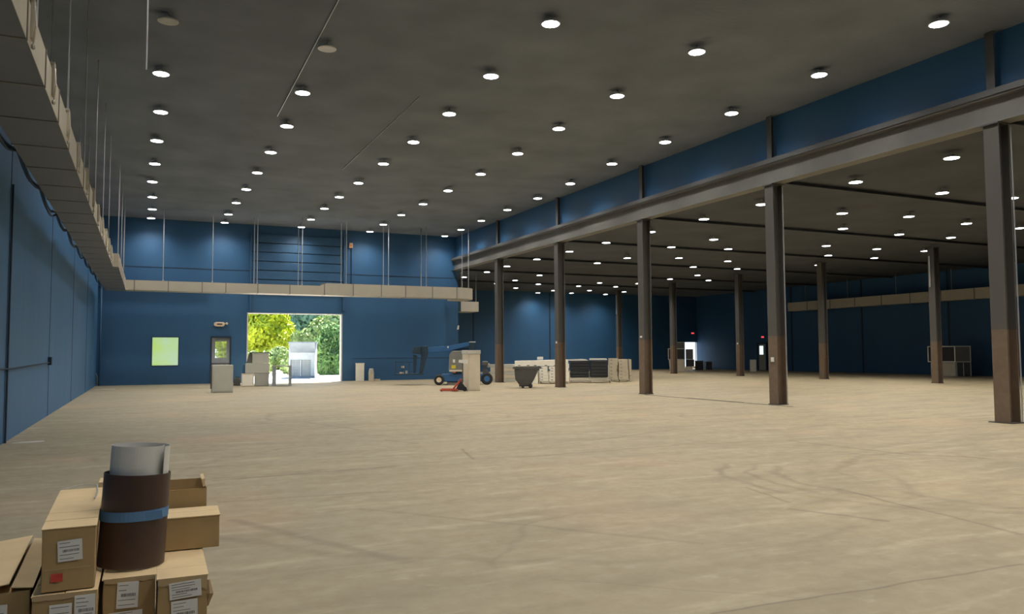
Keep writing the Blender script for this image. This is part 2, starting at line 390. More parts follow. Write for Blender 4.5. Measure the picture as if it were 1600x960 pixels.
# ------------------------------------------------------------------ steel frame
H = 6.5
bm_ = thing('steel_beam', 'long grey steel beam running the length of the hall on the near column row', 'beam', (BX-.1, 0, 0))
m = MB(); m.box(-.03, .03, NY, WY, H+.04, 7.06); m.build('web', M['beam'], bm_)
m = MB(); m.box(-.2, .2, NY, WY, H, H+.04); m.build('flange', M['beam'], bm_)
m = MB(); m.box(-.2, .03, NY, WY, 7.06, 7.1); m.build('flange', M['beam'], bm_)
m = MB(); m.prism([(-.24, 7.1), (-.24, 7.24), (-.21, 7.24), (-.21, 7.13), (.03, 7.13), (.03, 7.1)], NY, WY); m.build('top_channel', M['beamdark'], bm_)
COLY = [10.95, 17.72, 24.45, 31.1, 37.8]
def column_mesh(h, wdt=.34, dep=.36, tf=.035):
    m = MB(); a = dep/2; b_ = wdt/2
    m.prism([(-a, -b_), (-a+tf, -b_), (-a+tf, -.015), (a-tf, -.015), (a-tf, -b_), (a, -b_), (a, b_), (a-tf, b_), (a-tf, .015), (-a+tf, .015), (-a+tf, b_), (-a, b_)], .02, h, 'z')
    return m
def make_column(h, loc, label, group, tagz=2.0, plate=True):
    t = thing('steel_column', label, 'column', loc, 0, group)
    column_mesh(h).build('shaft', M['col'], t)
    m = MB(); k = .26 if plate else .2; m.box(-k, k, -k, k, .002, .02)
    m.build('base_plate', M['plate'], t)
    B(-.24, .24, -.2, .2, h-.03, h).build('cap_plate', M['beamdark'], t)
    return t
nm = ['nearest, at the right edge of the picture', 'second nearest, beside the floor groove end', 'third, at the far end of the floor groove', 'fourth, in front of the stacked white cartons', 'farthest, behind the grey tilt cart']
for i, Y in enumerate(COLY):
    t = make_column(H-.005, (BX-.1, Y, 0), 'brown-footed dark steel column under the long beam, '+nm[i], 'columns under the long beam', plate=i == 0)
    if i in (1, 2, 3): B(-.20, -.181, -.06, .06, (1.25, 2.08, 1.95)[i-1], (1.25, 2.08, 1.95)[i-1]+(.13, .07, .1)[i-1]).build('paper_tag', M['paper'], t)
    if i < 2: m = MB(); m.tube([(.12, -.24, .03), (.12, -.24, H-.1)], .015); m.build('conduit', M['rod'], t)
    if i == 0: pass
C2 = [(1465, 599), (1288, 593), (1157, 586), (1053, 582), (968, 577)]
C2X = 34.3
nm2 = ['nearest of its row, before the crate stack by the right wall', 'second nearest, before the far end of the right duct', 'third, left of the small white cabinet', 'fourth, before the crate stack near the lit doorway', 'farthest, behind the beige carton stack']
for i, p in enumerate(C2):
    q = onX(p[0], p[1], C2X)
    t = make_column(LO-.125, (C2X, q.y, 0), 'dark steel column in the second row under the low roof, '+nm2[i], 'columns of the second row', plate=False)
    if i == 2: B(-.20, -.181, -.06, .06, 2.0, 2.12).build('paper_tag', M['paper'], t)
    if i in (0, 4): B(-.215, -.181, .02, .1, 4.6, 6.1).build('conduit', M['rod'], t)
girY = [4.2]+COLY+[44.5, 51.3]
gl = ['nearest, out over the right edge', 'second nearest', 'third nearest', 'fourth nearest', 'middle', 'third farthest', 'second farthest', 'farthest']
g0 = None
for i, Y in enumerate(girY):
    lab = 'black roof girder crossing under the low ceiling, '+gl[i]
    if g0 is None:
        g0 = thing('roof_girder', lab, 'girder', (BX+.2, Y, 0), 0, 'girders under the low ceiling')
        m = MB(); m.box(0, RX-BX-.25, -.015, .015, LO-.10, LO-.01); m.build('web', M['deck2'], g0)
        m = MB(); m.box(0, RX-BX-.25, -.1, .1, LO-.12, LO-.10); m.build('flange', M['deck2'], g0)
    else: dup(g0, (BX+.2, Y, 0), lab)
pn = ['nearest, at the upper right', 'second, over the second column', 'third, over the third column', 'fourth, over the fourth column', 'farthest, over the last column']
p0 = None
for i, Y in enumerate(COLY):
    lab = 'short dark steel post standing on the long beam, '+pn[i]
    if p0 is None:
        p0 = thing('steel_post', lab, 'post', (BX-.14, Y, 7.14), 0, 'posts standing on the long beam')
        m = MB(); m.prism([(-.08, -.1), (-.06, -.1), (-.06, -.01), (.08, -.01), (.08, .01), (-.06, .01), (-.06, .1), (-.08, .1)], 0, HI-7.15, 'z'); m.build('shaft', M['beamdark'], p0)
        B(-.07, .07, -.12, .12, 0, .02).build('base_plate', M['beam'], p0)
    else: dup(p0, (BX-.14, Y, 7.14), lab)
# floor groove along the columns
a, b2 = onZ(1022, 617), onZ(1250, 633)
g = MB(); g.box(BX-.52, BX-.44, 16.8, a.y, .001, .008); g.box(BX-.42, BX-.36, 18.9, 21.6, .001, .010)
tag(g.build('floor_rail', M['plate']), 'thin dark steel strip lying on the floor between the second and third columns', 'strip')

# ------------------------------------------------------------------ high-bay lamps
LT, LB = 8.43, 6.5
def make_lamp(name, label, lit, loc, group):
    t = thing(name, label, 'ceiling lamp', loc, 0, group)
    MB().lathe([(.03, .09), (.07, .085), (.10, .05), (.19, .03), (.205, .0), (.205, -.012), (.185, -.012)], 20).build('housing', M['housing'], t)
    MB().lathe([(.18, -.008), (.18, -.016)], 16).build('diffuser', M['lamp'] if lit else M['lampoff'], t)
    MB().lathe([(.012, .09), (.012, .155)], 8).build('hook', M['rod'], t)
    if lit:
        o = bpy.data.objects.new('lamp_light', LIGHT); COL.objects.link(o); o.parent = t; o.location = (0, 0, -.05)
    return t
LIGHT = bpy.data.lights.new('lamp_light', 'SPOT'); LIGHT.energy = SPOT; LIGHT.spot_size = math.radians(148); LIGHT.spot_blend = 1.0
LIGHT.shadow_soft_size = .17; LIGHT.color = (1, .965, .91)
hi = [
 [(.19, 20.7), (.23, 24.04), (.17, 27.38), (.14, 30.76), (.08, 34.03), (.1, 37.39), (.12, 40.55), (.08, 43.26)],
 [(3.59, 20.74), (3.7, 24.02), (3.7, 27.41), (3.67, 30.75), (3.64, 34.08), (3.56, 37.33), (3.52, 40.58), (3.57, 43.25)],
 [(7.51, 14.2), (7.61, 17.57), (7.74, 20.89), (7.73, 24.2), (7.64, 27.46), (7.6, 31.0), (7.53, 34.15), (7.5, 37.17), (7.49, 40.48), (7.48, 43.17)],
 [(11.28, 14.2), (11.29, 17.58), (11.32, 20.93), (11.46, 24.17), (11.49, 27.56), (11.42, 30.97), (11.41, 34.25), (11.33, 37.4), (11.31, 40.59), (11.28, 43.26)],
 [(14.94, 10.86), (15.0, 14.16), (15.13, 17.54), (15.23, 20.88), (15.23, 24.12), (15.48, 27.68), (15.64, 30.94), (15.58, 34.04), (15.63, 37.41), (15.73, 40.6), (15.73, 43.21)]]
k_ = 4.95/4.35
lo = [
 [(16.37, 11.71), (16.45, 14.43), (16.39, 17.78), (16.47, 20.53), (16.45, 23.5), (16.45, 26.55), (16.43, 29.5), (16.41, 32.58), (16.35, 35.82), (16.53, 38.8), (16.43, 41.92)],
 [(19.79, 14.47), (19.81, 17.93), (19.83, 24.16), (19.65, 26.63), (20.04, 30.53), (19.83, 32.85), (19.95, 39.29), (20.0, 42.63), (19.85, 45.04)],
 [(22.3, 14.16), (22.28, 17.49), (22.32, 20.19), (22.26, 26.19), (22.26, 29.6), (22.49, 44.48), (22.42, 47.69)],
 [(25.35, 17.68), (25.38, 20.36), (25.34, 23.8), (25.23, 29.74), (25.29, 32.45), (25.65, 42.22), (25.6, 44.79), (25.81, 48.68), (25.75, 51.0)],
 [(28.07, 17.57), (27.96, 20.15), (28.15, 23.7), (27.97, 26.17), (28.04, 32.32), (28.27, 35.9), (28.22, 38.42), (28.17, 41.71), (28.15, 44.31), (28.17, 47.76), (28.16, 50.31)],
 [(30.66, 23.34), (30.76, 26.05), (30.6, 29.3), (30.92, 38.23), (31.1, 47.85), (31.16, 50.49)]]
lo = [[(x*k_*LB/6.5, y*k_) for x, y in r] for r in lo]
ordn = ['first', 'second', 'third', 'fourth', 'fifth', 'sixth', 'seventh', 'eighth', 'ninth', 'tenth', 'eleventh']
SK = (8.43-1.55)/(8.4-1.55)
L0 = None
for r, row in enumerate(hi):
    for i, (x, y) in enumerate(row):
        z = 8.40
        lab = 'round lit lamp, high ceiling, %s row from left wall, %s nearest in row' % (ordn[r], ordn[i])
        if L0 is None: L0 = make_lamp('high_bay_lamp', lab, True, (x, y, z), 'lamps of the high ceiling')
        else: dup(L0, (x, y, z), lab, 'lamps of the high ceiling')
for r, row in enumerate(lo):
    for i, (x, y) in enumerate(row):
        lab = 'round lit lamp, low roof, %s row past the beam, %s nearest in row' % (ordn[r], ordn[i])
        dup(L0, (x, y, 6.49), lab, 'lamps of the low roof')
for i, (x, y) in enumerate([(.27, 17.32), (3.55, 17.46)]):
    lab = ('unlit round lamp near the top left corner of the picture', 'unlit round lamp right of the top left one, with a conduit behind')[i]
    if i == 0: Loff = make_lamp('high_bay_lamp', lab, False, (x, y, 8.4), 'unlit lamps')
    else: dup(Loff, (x, y, 8.4), lab)
# the same rows go on over and behind the camera, out of the photograph
over = [(7.5, 10.85), (11.3, 10.85), (3.6, 14.2), (3.6, 10.85)] + [(x, y) for x in (3.6, 7.5, 11.3, 14.9) for y in (7.5, 4.15, .8)] + [(x, -2.5) for x in (.2, 3.6, 7.5, 11.3)] + [(.2, 10.85), (.2, 4.15)]
for x, y in over: dup(L0, (x, y, 8.4), 'round lit lamp of the high ceiling rows, above or behind the camera', 'lamps above the camera')
for x in (18.7, 25.4, 31.9):
    for y in (9.8, 6.4, 1.5): dup(L0, (x, y, 6.49), 'round lit lamp of the low roof, outside the right edge', 'lamps of the low roof outside the right edge')
for x, y in [(22.5, 13), (28.8, 13.2), (31.9, 16.0), (35, 20)]: dup(L0, (x, y, 6.49), 'round lit lamp of the low roof, outside the right edge', 'lamps of the low roof outside the right edge')
# ceiling conduits
def conduit(name, pts, label, r=.012):
    return tag(MB().tube(pts, r, 6).build(name, M['rod']), label, 'conduit')
conduit('conduit', [(3.30, 13, HI-.02), (3.36, 23.6, HI-.02)], 'thin pale conduit on the high ceiling running past the unlit lamp')
conduit('conduit', [(6.63, 20.2, HI-.02), (6.63, 29.5, HI-.02)], 'thin pale conduit on the high ceiling between second and third lamp rows')
m = MB(); m.tube([(-.08, 12, 5.55), (-.08, 12, HI)], .012, 6); m.lathe([(.025, 7.0), (.025, 7.05)], 8, (-.08, 12, 0))
tag(m.build('hanging_rod', M['rod']), 'single bright hanging rod at the upper left, nearer than the first lamps', 'rod')

# ------------------------------------------------------------------ ductwork
DZ = 4.6; DY = 41.2; DH = .42
du = thing('air_duct', 'beige rectangular air duct along the left wall and across the far wall', 'duct', (0, 0, 0))
IX = -1.11; OX = -1.82
m = MB(); m.box(OX, IX, 0.5, 30.5, DZ, DZ+DH); m.build('left_run', M['duct'], du)
m = MB(); m.box(OX, IX+.17, 30.5, DY+1.0, DZ, DZ+DH+.05); m.build('left_run', M['duct'], du)
XS = onY(500, 445, DY).x; XE = onY(748, 460, DY).x
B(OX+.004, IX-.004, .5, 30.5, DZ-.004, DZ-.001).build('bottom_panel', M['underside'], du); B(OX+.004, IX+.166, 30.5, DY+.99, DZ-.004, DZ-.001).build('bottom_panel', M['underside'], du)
m = MB(); m.box(IX+.17, XS, DY, DY+1.0, DZ, DZ+.47)
m.prism([(XS, DZ), (XS, DZ+.47), (XS+.35, DZ+.62), (XS+.35, DZ)], DY, DY+1.0)
m.build('far_run', M['duct'], du)
m = MB(); m.box(XS+.35, XE-1.15, DY, DY+1.0, DZ, DZ+.62); m.build('far_run', M['duct'], du)
arc = [(XE-1.15, DY)]+[(XE-1.15+1.15*math.sin(a), DY+1.15-1.15*math.cos(a)) for a in [PI/2*k/8 for k in range(1, 9)]]
poly = arc+[(XE, DY+2.4), (XE-1.0, DY+2.4), (XE-1.0, DY+1.15), (XE-1.15, DY+1.0)]
m = MB(); m.prism(poly, DZ, DZ+.62, 'z'); m.build('elbow', M['duct'], du)
# seams: raised drive cleats on the underside and faces
def cleats(parent, specs):
    cache = {}
    for (loc, size) in specs:
        if size not in cache:
            m = MB(); m.box(0, size[0], 0, size[1], 0, size[2]); o = m.build('seam_cleat', M['ductedge'], parent, loc=loc); cache[size] = o
        else:
            o = cache[size].copy(); COL.objects.link(o); o.parent = parent; o.location = loc
sp_ = []; Y = 1.2
while Y < 30: sp_.append(((OX-.012, Y-.02, DZ-.015), (IX-OX+.024, .04, DH+.025))); Y += 1.5
while Y < 41: sp_.append(((OX-.012, Y-.02, DZ-.015), (IX-OX+.194, .04, DH+.075))); Y += 1.5
for px in (210, 263, 316, 353, 403, 453): sp_.append(((onY(px, 445, DY).x-.02, DY-.014, DZ-.012), (.04, 1.024, .494)))
for px in (507, 552, 596, 634, 676, 714): sp_.append(((onY(px, 455, DY).x-.02, DY-.014, DZ-.012), (.04, 1.024, .644)))
cleats(du, sp_)
# brackets hooked over the inner edge of the left run
Ys = [9.0, 10.9, 12.9, 14.9, 16.9, 18.9, 20.9, 22.9, 24.9, 26.9, 28.6]
for i, Y in enumerate(Ys):
    m = MB(); m.box(IX+.001, IX+.03, Y-.06, Y+.06, DZ+.10, DZ+DH+.07); m.box(IX-.08, IX+.03, Y-.07, Y+.07, DZ+DH+.055, DZ+DH+.085); m.lathe([(.02, -.02), (.035, 0), (.02, .02)], 8, (IX+.03, Y-.06, DZ+.01), 'x')
    m.tube([(IX+.03, Y+.02, DZ+DH+.03), (IX+.05, Y-.10, DZ+.2), (IX+.03, Y-.06, DZ+.02)], .010, 5)
    m.build('hook_bracket', M['duct'], du)
# hanger rods
rods = []
for px, py in [(81, 0), (107, 30), (137, 107), (153, 212), (163, 250), (178, 300), (122, 172)]:
    rods.append((IX+.03 if px != 122 else OX, None, px, py))
hg = None
def rod(x, y, ztop, label, group):
    global hg
    z0 = ztop
    t = thing('hanger_rod', label, 'rod', (x, y, z0), 0, group)
    MB().tube([(0, 0, -.02), (0, 0, HI-z0)], .012 if y < 30 else .022, 6).build('rod', M['rod'], t)
    MB().lathe([(.04, 0), (.04, .03)], 6).build('nut', M['rod'], t)
    return t
for i, Y in enumerate([9.9, 13.6, 17.2, 20.8, 24.4, 28.0]):
    rod(IX-.06, Y, DZ+DH+.03, 'thin rod holding the left duct, hall side, %s nearest' % ordn[i], 'rods of the left duct')
    rod(OX+.05, Y, DZ+DH+.03, 'thin rod holding the left duct, wall side, %s nearest' % ordn[i], 'rods of the left duct')
for i, Y in enumerate([31.8, 35.5, 39.0]): rod(IX+.1, Y, DZ+DH+.08, 'thin rod holding the wider end of the left duct, %s nearest' % ordn[i], 'rods of the left duct')
for i, (px, bk) in enumerate([(193, 0), (255, 0), (332, 0), (402, 0), (397, 1), (472, 0), (466, 1), (541, 0), (533, 1), (607, 0), (599, 1), (666, 0), (658, 1), (732, 0), (722, 1)]):
    X = onY(px, 420, DY+(.06 if not bk else .94)).x
    rod(X, DY+(.06 if not bk else .94), DZ+(.5 if px < 505 else .65), 'pale rod holding the far duct, %s side, %s from the left corner' % (('front', 'wall')[bk], ordn[[193, 255, 332, 402, 472, 541, 607, 666, 732].index(px) if not bk else [397, 466, 533, 599, 658, 722].index(px)]), 'rods of the far duct')
# small duct stub beyond
q0, q1 = onY(720, 487, 46.2), onY(748, 472, 46.2)
t = thing('duct_stub', 'short beige duct end hanging just below the end of the far duct', 'duct', (q0.x, 46.2, q0.z))
m = MB(); m.box(0, q1.x-q0.x, 0, 1.4, 0, q1.z-q0.z); m.build('body', M['duct'], t, bevel=.02)
MB().tube([(.1, .2, q1.z-q0.z), (.1, .2, LO-.01-q0.z)], .02, 6).build('rod', M['rod'], t)
MB().tube([(q1.x-q0.x-.1, .2, q1.z-q0.z), (q1.x-q0.x-.1, .2, LO-.01-q0.z)], .02, 6).build('rod', M['rod'], t)
# duct on the right wall
ye = onX(1240, 480, 45.6).y
t = thing('air_duct', 'dull rectangular air duct hung along the right wall under the low roof', 'duct', (0, 0, 0))
m = MB(); m.box(45.0, 45.6, 16, ye, 4.65, 5.3); m.build('run', M['duct'], t)
cleats(t, [((44.985, ye-2-2.2*k, 4.635), (.63, .06, .68)) for k in range(14)])
for k in range(8): MB().tube([(45.3, ye-1.5-4*k, 5.3), (45.3, ye-1.5-4*k, LO-.01)], .015, 6).build('rod', M['rod'], t)

# cables and conduits on the left wall
m = MB(); pts = []
for k in range(121):
    Y = 5+k*.3; ph = (Y % 3.0)/3.0
    pts.append((WX+.26, Y, 4.92-.20*math.sin(PI*ph)**1.2+.03*math.sin(Y*.9)))
m.tube(pts, .035, 7)
tag(m.build('wall_cable', M['bluemetal'], smooth=True), 'sagging blue-painted cable looped along the top of the left wall beside the duct', 'cable')
m = MB(); pts2 = [(p[0]+.03, p[1], p[2]-.07-.03*math.sin(p[1]*.7)) for p in pts]; m.tube(pts2, .022, 6)
tag(m.build('wall_cable', M['seam'], smooth=True), 'thin dark cable sagging just under the thicker blue one on the left wall', 'cable')
m = MB(); m.tube([(WX+.03, 16.4, .0), (WX+.03, 16.4, 4.6)], .018, 6)
tag(m.build('conduit', M['seam']), 'dark vertical conduit running down the left wall nearest the camera', 'conduit')
e0 = onX(77, 567, WX+.03)
t = thing('wall_socket_run', 'dark horizontal conduit ending in a small box on the left wall', 'conduit', (WX+.03, e0.y, e0.z))
MB().tube([(0, -14, -.02), (0, -6, -.05), (0, 0, 0)], .016, 6).build('pipe', M['seam'], t)
B(-.028, .05, -.05, .2, -.06, .14).build('box', M['seam'], t)
m = MB(); m.tube([(-2.1, WY-.3, 0), (-2.1, WY-.3, 5.0)], .05, 8)
tag(m.build('downpipe', M['bluemetal'], smooth=True), 'blue-painted pipe standing in the corner of left and far walls', 'pipe')
a = onY(146, 575, WY-.1)
m = MB(); m.tube([(a.x, WY-.05, a.z), (a.x+.15, WY-.08, a.z-.35), (a.x+.18, WY-.1, .4), (a.x+.17, WY-.12, .01)], .012, 6)
tag(m.build('loose_wire', M['whitesheet'], smooth=True), 'thin pale wire curving up from floor by the far left corner', 'wire')
for px, py, wd, dp, lab in [(148, 610, .9, .25, 'by the left corner of the far wall'), (22, 694, .5, .18, 'beside the left wall near the vertical seam')]:
    q = onZ(px-8, py)
    m = MB(); m.prism([(0, 0), (wd, .05), (wd*.9, dp), (wd*.3, dp*.8)], .001, .012, 'z')
    tag(m.build('paper_scrap', M['paper'], loc=(max(q.x, WX+.15), q.y, .001)), 'white scrap of paper lying on the floor '+lab, 'paper scrap')

# emergency lamp and small wall fixtures
q = onY(343, 507, WY)
t = thing('emergency_light', 'small cream emergency light on the blue wall above the grey door', 'emergency light', (q.x, WY, q.z))
m = MB(); m.prism([(-.28, -.06), (-.28, .06), (-.2, .11), (.2, .11), (.25, .05), (.25, -.05), (.18, -.12), (-.2, -.12)], -.12, 0); m.build('body', M['cream'], t, bevel=.02)
B(-.13, .13, -.13, -.12, -.03, .04).build('lettering', M['ink'], t)
MB().lathe([(.05, -.14), (.07, 0)], 10, (.36, 0, .04), 'y').build('spot_head', M['cream'], t)
MB().tube([(.2, -.05, .02), (.36, -.05, .04)], .02, 6).build('bracket', M['cream'], t)
q = onY(548, 384, WY)
t = thing('wall_horn', 'small orange and white box high on the far wall with a conduit below', 'alarm', (q.x, WY, q.z))
B(-.1, .1, -.1, 0, -.14, .14).build('case', M['cream'], t, bevel=.015)
B(-.06, .06, -.115, -.1, -.1, .05).build('lens', M['orange'], t)
MB().tube([(.04, -.03, -.14), (.04, -.03, -2.2)], .02, 6).build('conduit', M['seam'], t)
q = onY(715, 512, WY)
t = thing('wall_sensor', 'tiny white fixture alone on the blue far wall above the lift', 'sensor', (q.x, WY, q.z))
MB().prism([(-.05, -.12), (.05, -.12), (.08, .12), (0, .1)], -.08, 0).build('case', M['paper'], t)
for (px, py, Y, Xr, lab) in [(1082, 521, BY, None, 'small red lit exit sign above the bright doorway in the back wall'), (1192, 527, None, RX, 'small red lit exit sign above the narrow door in the right wall')]:
    q = onY(px, py, Y-.05) if Y else onX(px, py, Xr-.05)
    t = thing('exit_sign', lab, 'exit sign', (q.x, q.y, q.z), 0 if Y else PI/2*3)
    B(-.18, .18, -.03, .03, -.09, .09).build('case', M['greydark'], t)
    B(-.15, .15, -.035, -.03, -.06, .06).build('face', M['exit'], t)

# ------------------------------------------------------------------ cardboard boxes in the foreground
def carton(label, x0, x1, y0, y1, z0, z1, rz=0, name='cardboard_box', light=False, jit=.006, flaps=2):
    cx, cyy = (x0+x1)/2, (y0+y1)/2
    t = thing(name, label, 'cardboard box', (cx, cyy, z0), rz, 'cardboard boxes piled in the foreground')
    a, c, h = (x1-x0)/2, (y1-y0)/2, z1-z0
    bm = bmesh.new(); bmesh.ops.create_cube(bm, size=1)
    for v in bm.verts: v.co = Vector((v.co.x*2*a, v.co.y*2*c, (v.co.z+.5)*(h-.006)))
    bmesh.ops.subdivide_edges(bm, edges=bm.edges[:], cuts=5, use_grid_fill=True)
    rnd = random.Random(label)
    f1, f2 = rnd.uniform(3, 7), rnd.uniform(0, 6)
    for v in bm.verts:
        s_ = math.sin(v.co.y*f1+f2)*math.cos(v.co.z*9+f2)*jit
        if abs(abs(v.co.x)-a) < 1e-4: v.co.x -= math.copysign(abs(s_), v.co.x)
        if abs(v.co.z-(h-.006)) < 1e-4: v.co.z -= abs(s_)*.5
    me = bpy.data.meshes.new('body'); bm.to_mesh(me); bm.free(); me.materials.append(M['card'])
    o = bpy.data.objects.new('body', me); COL.objects.link(o); o.parent = t
    b_ = o.modifiers.new('b', 'BEVEL'); b_.width = .004; b_.segments = 2; b_.limit_method = 'ANGLE'; b_.angle_limit = .8
    # two top flaps meeting along the length, tape over the joint and down the end
    for s_ in ((-1, 1) if flaps == 2 else ((0,) if flaps == 1 else ())):
        m = MB(); xa, xb = (.003, a+.003) if s_ > 0 else ((-a-.003, -.003) if s_ < 0 else (-a-.003, a+.003))
        n = 6
        for k in range(n):
            ya, yb = -c-.004+(2*c+.008)*k/n, -c-.004+(2*c+.008)*(k+1)/n
            za = h-.006+rnd.uniform(0, .003); 
            m.box(xa, xb, ya, yb-.002, h-.007, za+.004)
        m.build('flap', M['cardlight'], t, bevel=.0015)
    return t, a, c, h
def label_on(t, x0, x1, z0, z1, c, lines=5, rot=0, barcode=True, seed=0):
    # paper label on the near end face, with printed lines as its sub-part
    y = -c-.0065
    T = Matrix.Translation(((x0+x1)/2, y, (z0+z1)/2)) @ Matrix.Rotation(rot, 4, 'Y')
    w_, h_ = (x1-x0)/2, (z1-z0)/2
    o = MB().box(-w_, w_, -.0006, .0006, -h_, h_, T).build('shipping_label', M['paper'], t)
    m = MB(); rr = random.Random(seed)
    for k in range(lines):
        z = h_*.75-1.5*h_*k/max(lines-1, 1)
        if barcode and k == lines//2:
            x = -w_*.6
            while x < w_*.75: dx = rr.uniform(.0012, .0035); m.box(x, x+dx, -.0012, -.0006, z-h_*.12, z+h_*.12, T); x += dx+rr.uniform(.001, .003)
        else: m.box(-w_*.85, rr.uniform(-.2, .8)*w_, -.0012, -.0006, z-.0012, z+.0012, T)
    m.build('printed_lines', M['inkgrey'] if not barcode else M['ink'], o)
    return o

BT = .46
tA, a, c, h = carton('large open-lidded cardboard box at the lower left edge of the picture', -.80, -.482, 4.34, 5.42, .003, BT, .025, flaps=0)
label_on(tA, .0, .07, .26, .40, c, 6, seed=1)
# its lid: a wide raised flap and a narrow one beside it
m = MB(); m.prism([(-.168, .002), (.075, .030), (.075, .034), (-.168, .006)], -c-.012, c); m.build('flap', M['cardlight'], tA, loc=(0, 0, BT))
m = MB(); m.prism([(.082, .012), (.17, 0), (.17, .004), (.082, .016)], -c-.005, c); m.build('flap', M['cardlight'], tA, loc=(0, 0, BT))
tB, a, c, h = carton('bottom cardboard box carrying the box with the red square mark', -.448, -.185, 4.2, 5.38, .003, BT, .0)
label_on(tB, -.06, .03, .30, .41, c, 4, seed=2); label_on(tB, .04, .125, .32, .44, c, 6, seed=3)
tC, a, c, h = carton('bottom cardboard box carrying the brown and white rolls', -.170, .066, 4.36, 5.5, .003, BT, .0, flaps=1)
label_on(tC, -.055, .04, .31, .435, c, 5, .03, seed=4); label_on(tC, -.09, .06, .235, .295, c, 3, -.02, seed=5)
tD, a, c, h = carton('bottom right cardboard box with crushed torn corner and two labels', .076, .305, 4.25, 5.4, .003, BT, -.01, flaps=1)
label_on(tD, -.06, .085, .355, .435, c, 6, -.06, seed=6)
label_on(tD, -.05, .07, .235, .345, c, 6, -.03, seed=7)
m = MB(); rr = random.Random(3); pts = [(-.112, 0)]
for k in range(11): pts.append((-.112+.224*k/10, -.028-rr.uniform(0, .02)-(.03 if k > 7 else 0)))
pts.append((.112, 0)); m.prism(pts, -c-.0055, -c-.004); m.build('torn_tape', M['tape'], tD, loc=(0, 0, h))
m = MB(); m.tube([(.11, -c+.02, .3), (.125, -c+.01, .36), (.12, -c+.03, .42)], [.012, .02, .008], 6); m.build('torn_corner', M['cardin'], tD)
for t_, w_, c_ in ((tB, .13, .59), (tC, .11, .57)):
    m = MB(); rr = random.Random(w_); pts = [(-w_, 0)]+[(-w_+2*w_*k/10, -.02-rr.uniform(0, .008)) for k in range(11)]+[(w_, 0)]
    m.prism(pts, -c_-.0055, -c_-.0045); m.build('tape', M['tape'], t_, loc=(0, 0, BT-.003))
tE, a, c, h = carton('long cardboard box on top of the left pile with a white label and red square', -.428, -.208, 4.22, 5.38, BT+.005, .755, .02, flaps=1)
label_on(tE, -.045, .055, .135, .23, c, 5, -.05, seed=8)
B(-.07, -.022, -c-.0065, -c-.0055, .045, .082).build('red_print', M['red'], tE)
B(-a+.01, a-.02, -c-.0065, -c-.0055, .10, .102).build('tape', M['tape'], tE)
tF, a, c, h = carton('plain cardboard box lying across behind the brown roll on the right', .10, .40, 4.8, 5.09, BT+.005, .645, -.03, flaps=1)
m = MB()
tG = thing('cardboard_box', 'open-topped empty cardboard tray behind the plain box on the right', 'cardboard box', (.225, 5.27, .625), -.02, 'cardboard boxes piled in the foreground')
wq, dq, hq = .125, .12, .125
tI, a, c, h = carton('cardboard box hidden behind the plain box, carrying the open tray', .11, .345, 5.13, 5.41, BT+.005, .615, 0, flaps=1)
m = MB(); m.box(-wq, wq, -dq, dq, 0, .006); m.box(-wq, wq, -dq, -dq+.006, .006, hq*.93); m.box(-wq, wq, dq-.006, dq, .006, hq+.02)
m.box(-wq, -wq+.006, -dq+.006, dq-.006, .006, hq); m.box(wq-.006, wq, -dq+.006, dq-.006, .006, hq); m.build('body', M['card'], tG)
m = MB(); m.prism([(wq-.02, hq), (wq-.01, hq+.005), (wq-.012, hq+.05), (wq-.03, hq+.045)], -dq, dq-.02); m.build('side_flap', M['cardlight'], tG)
tH = thing('cardboard_box', 'narrow pale cardboard box standing behind the left of the brown roll', 'cardboard box', (-.185, 5.62, .002), 0, 'cardboard boxes piled in the foreground')
B(-.065, .065, -.1, .1, 0, .755).build('body', M['cardlight'], tH, bevel=.003)
m = MB(); m.box(-.065, -.002, -.1, .1, .756, .760); m.box(.002, .065, -.1, .1, .756, .760); m.build('flap', M['cardlight'], tH)
m = MB(); m.tube([(-.44, 5.28, .77), (-.32, 5.29, .79), (-.25, 5.28, .785)], .004, 6); m.tube([(-.25, 5.28, .785), (-.235, 5.1, .775), (-.24, 4.9, .768)], .004, 6)
tag(m.build('plastic_strap', M['rod']), 'clear packing strap sticking up at the back of the red-marked box', 'strap')

def spiral(r0, r1, turns, z0, z1, start=0, thick=.0025, ex=1.0, ey=1.0, n=72):
    m = MB(); V = []
    for k in range(n+1):
        a = start+2*PI*turns*k/n; r = r0+(r1-r0)*k/n; V.append((r*math.cos(a)*ex, r*math.sin(a)*ey, (r-thick)*math.cos(a)*ex, (r-thick)*math.sin(a)*ey))
    for p, q in zip(V, V[1:]):
        m.quad((p[0], p[1], z0), (q[0], q[1], z0), (q[0], q[1], z1), (p[0], p[1], z1)); m.quad((p[2], p[3], z0), (p[2], p[3], z1), (q[2], q[3], z1), (q[2], q[3], z0))
        m.quad((p[0], p[1], z1), (q[0], q[1], z1), (q[2], q[3], z1), (p[2], p[3], z1)); m.quad((p[0], p[1], z0), (p[2], p[3], z0), (q[2], q[3], z0), (q[0], q[1], z0))
    for p in (V[0], V[-1]): m.quad((p[0], p[1], z0), (p[2], p[3], z0), (p[2], p[3], z1), (p[0], p[1], z1))
    return m
rb = thing('sheet_roll', 'upright roll of dark brown sheet bound with blue tape, standing on the boxes', 'roll', (-.052, 4.60, BT+.012), 0, ry=.05)
spiral(.154, .161, 1.12, .0, .465, -.25, ey=.93).build('sheet', M['brown'], rb, smooth=False)
m = MB(); n = 48
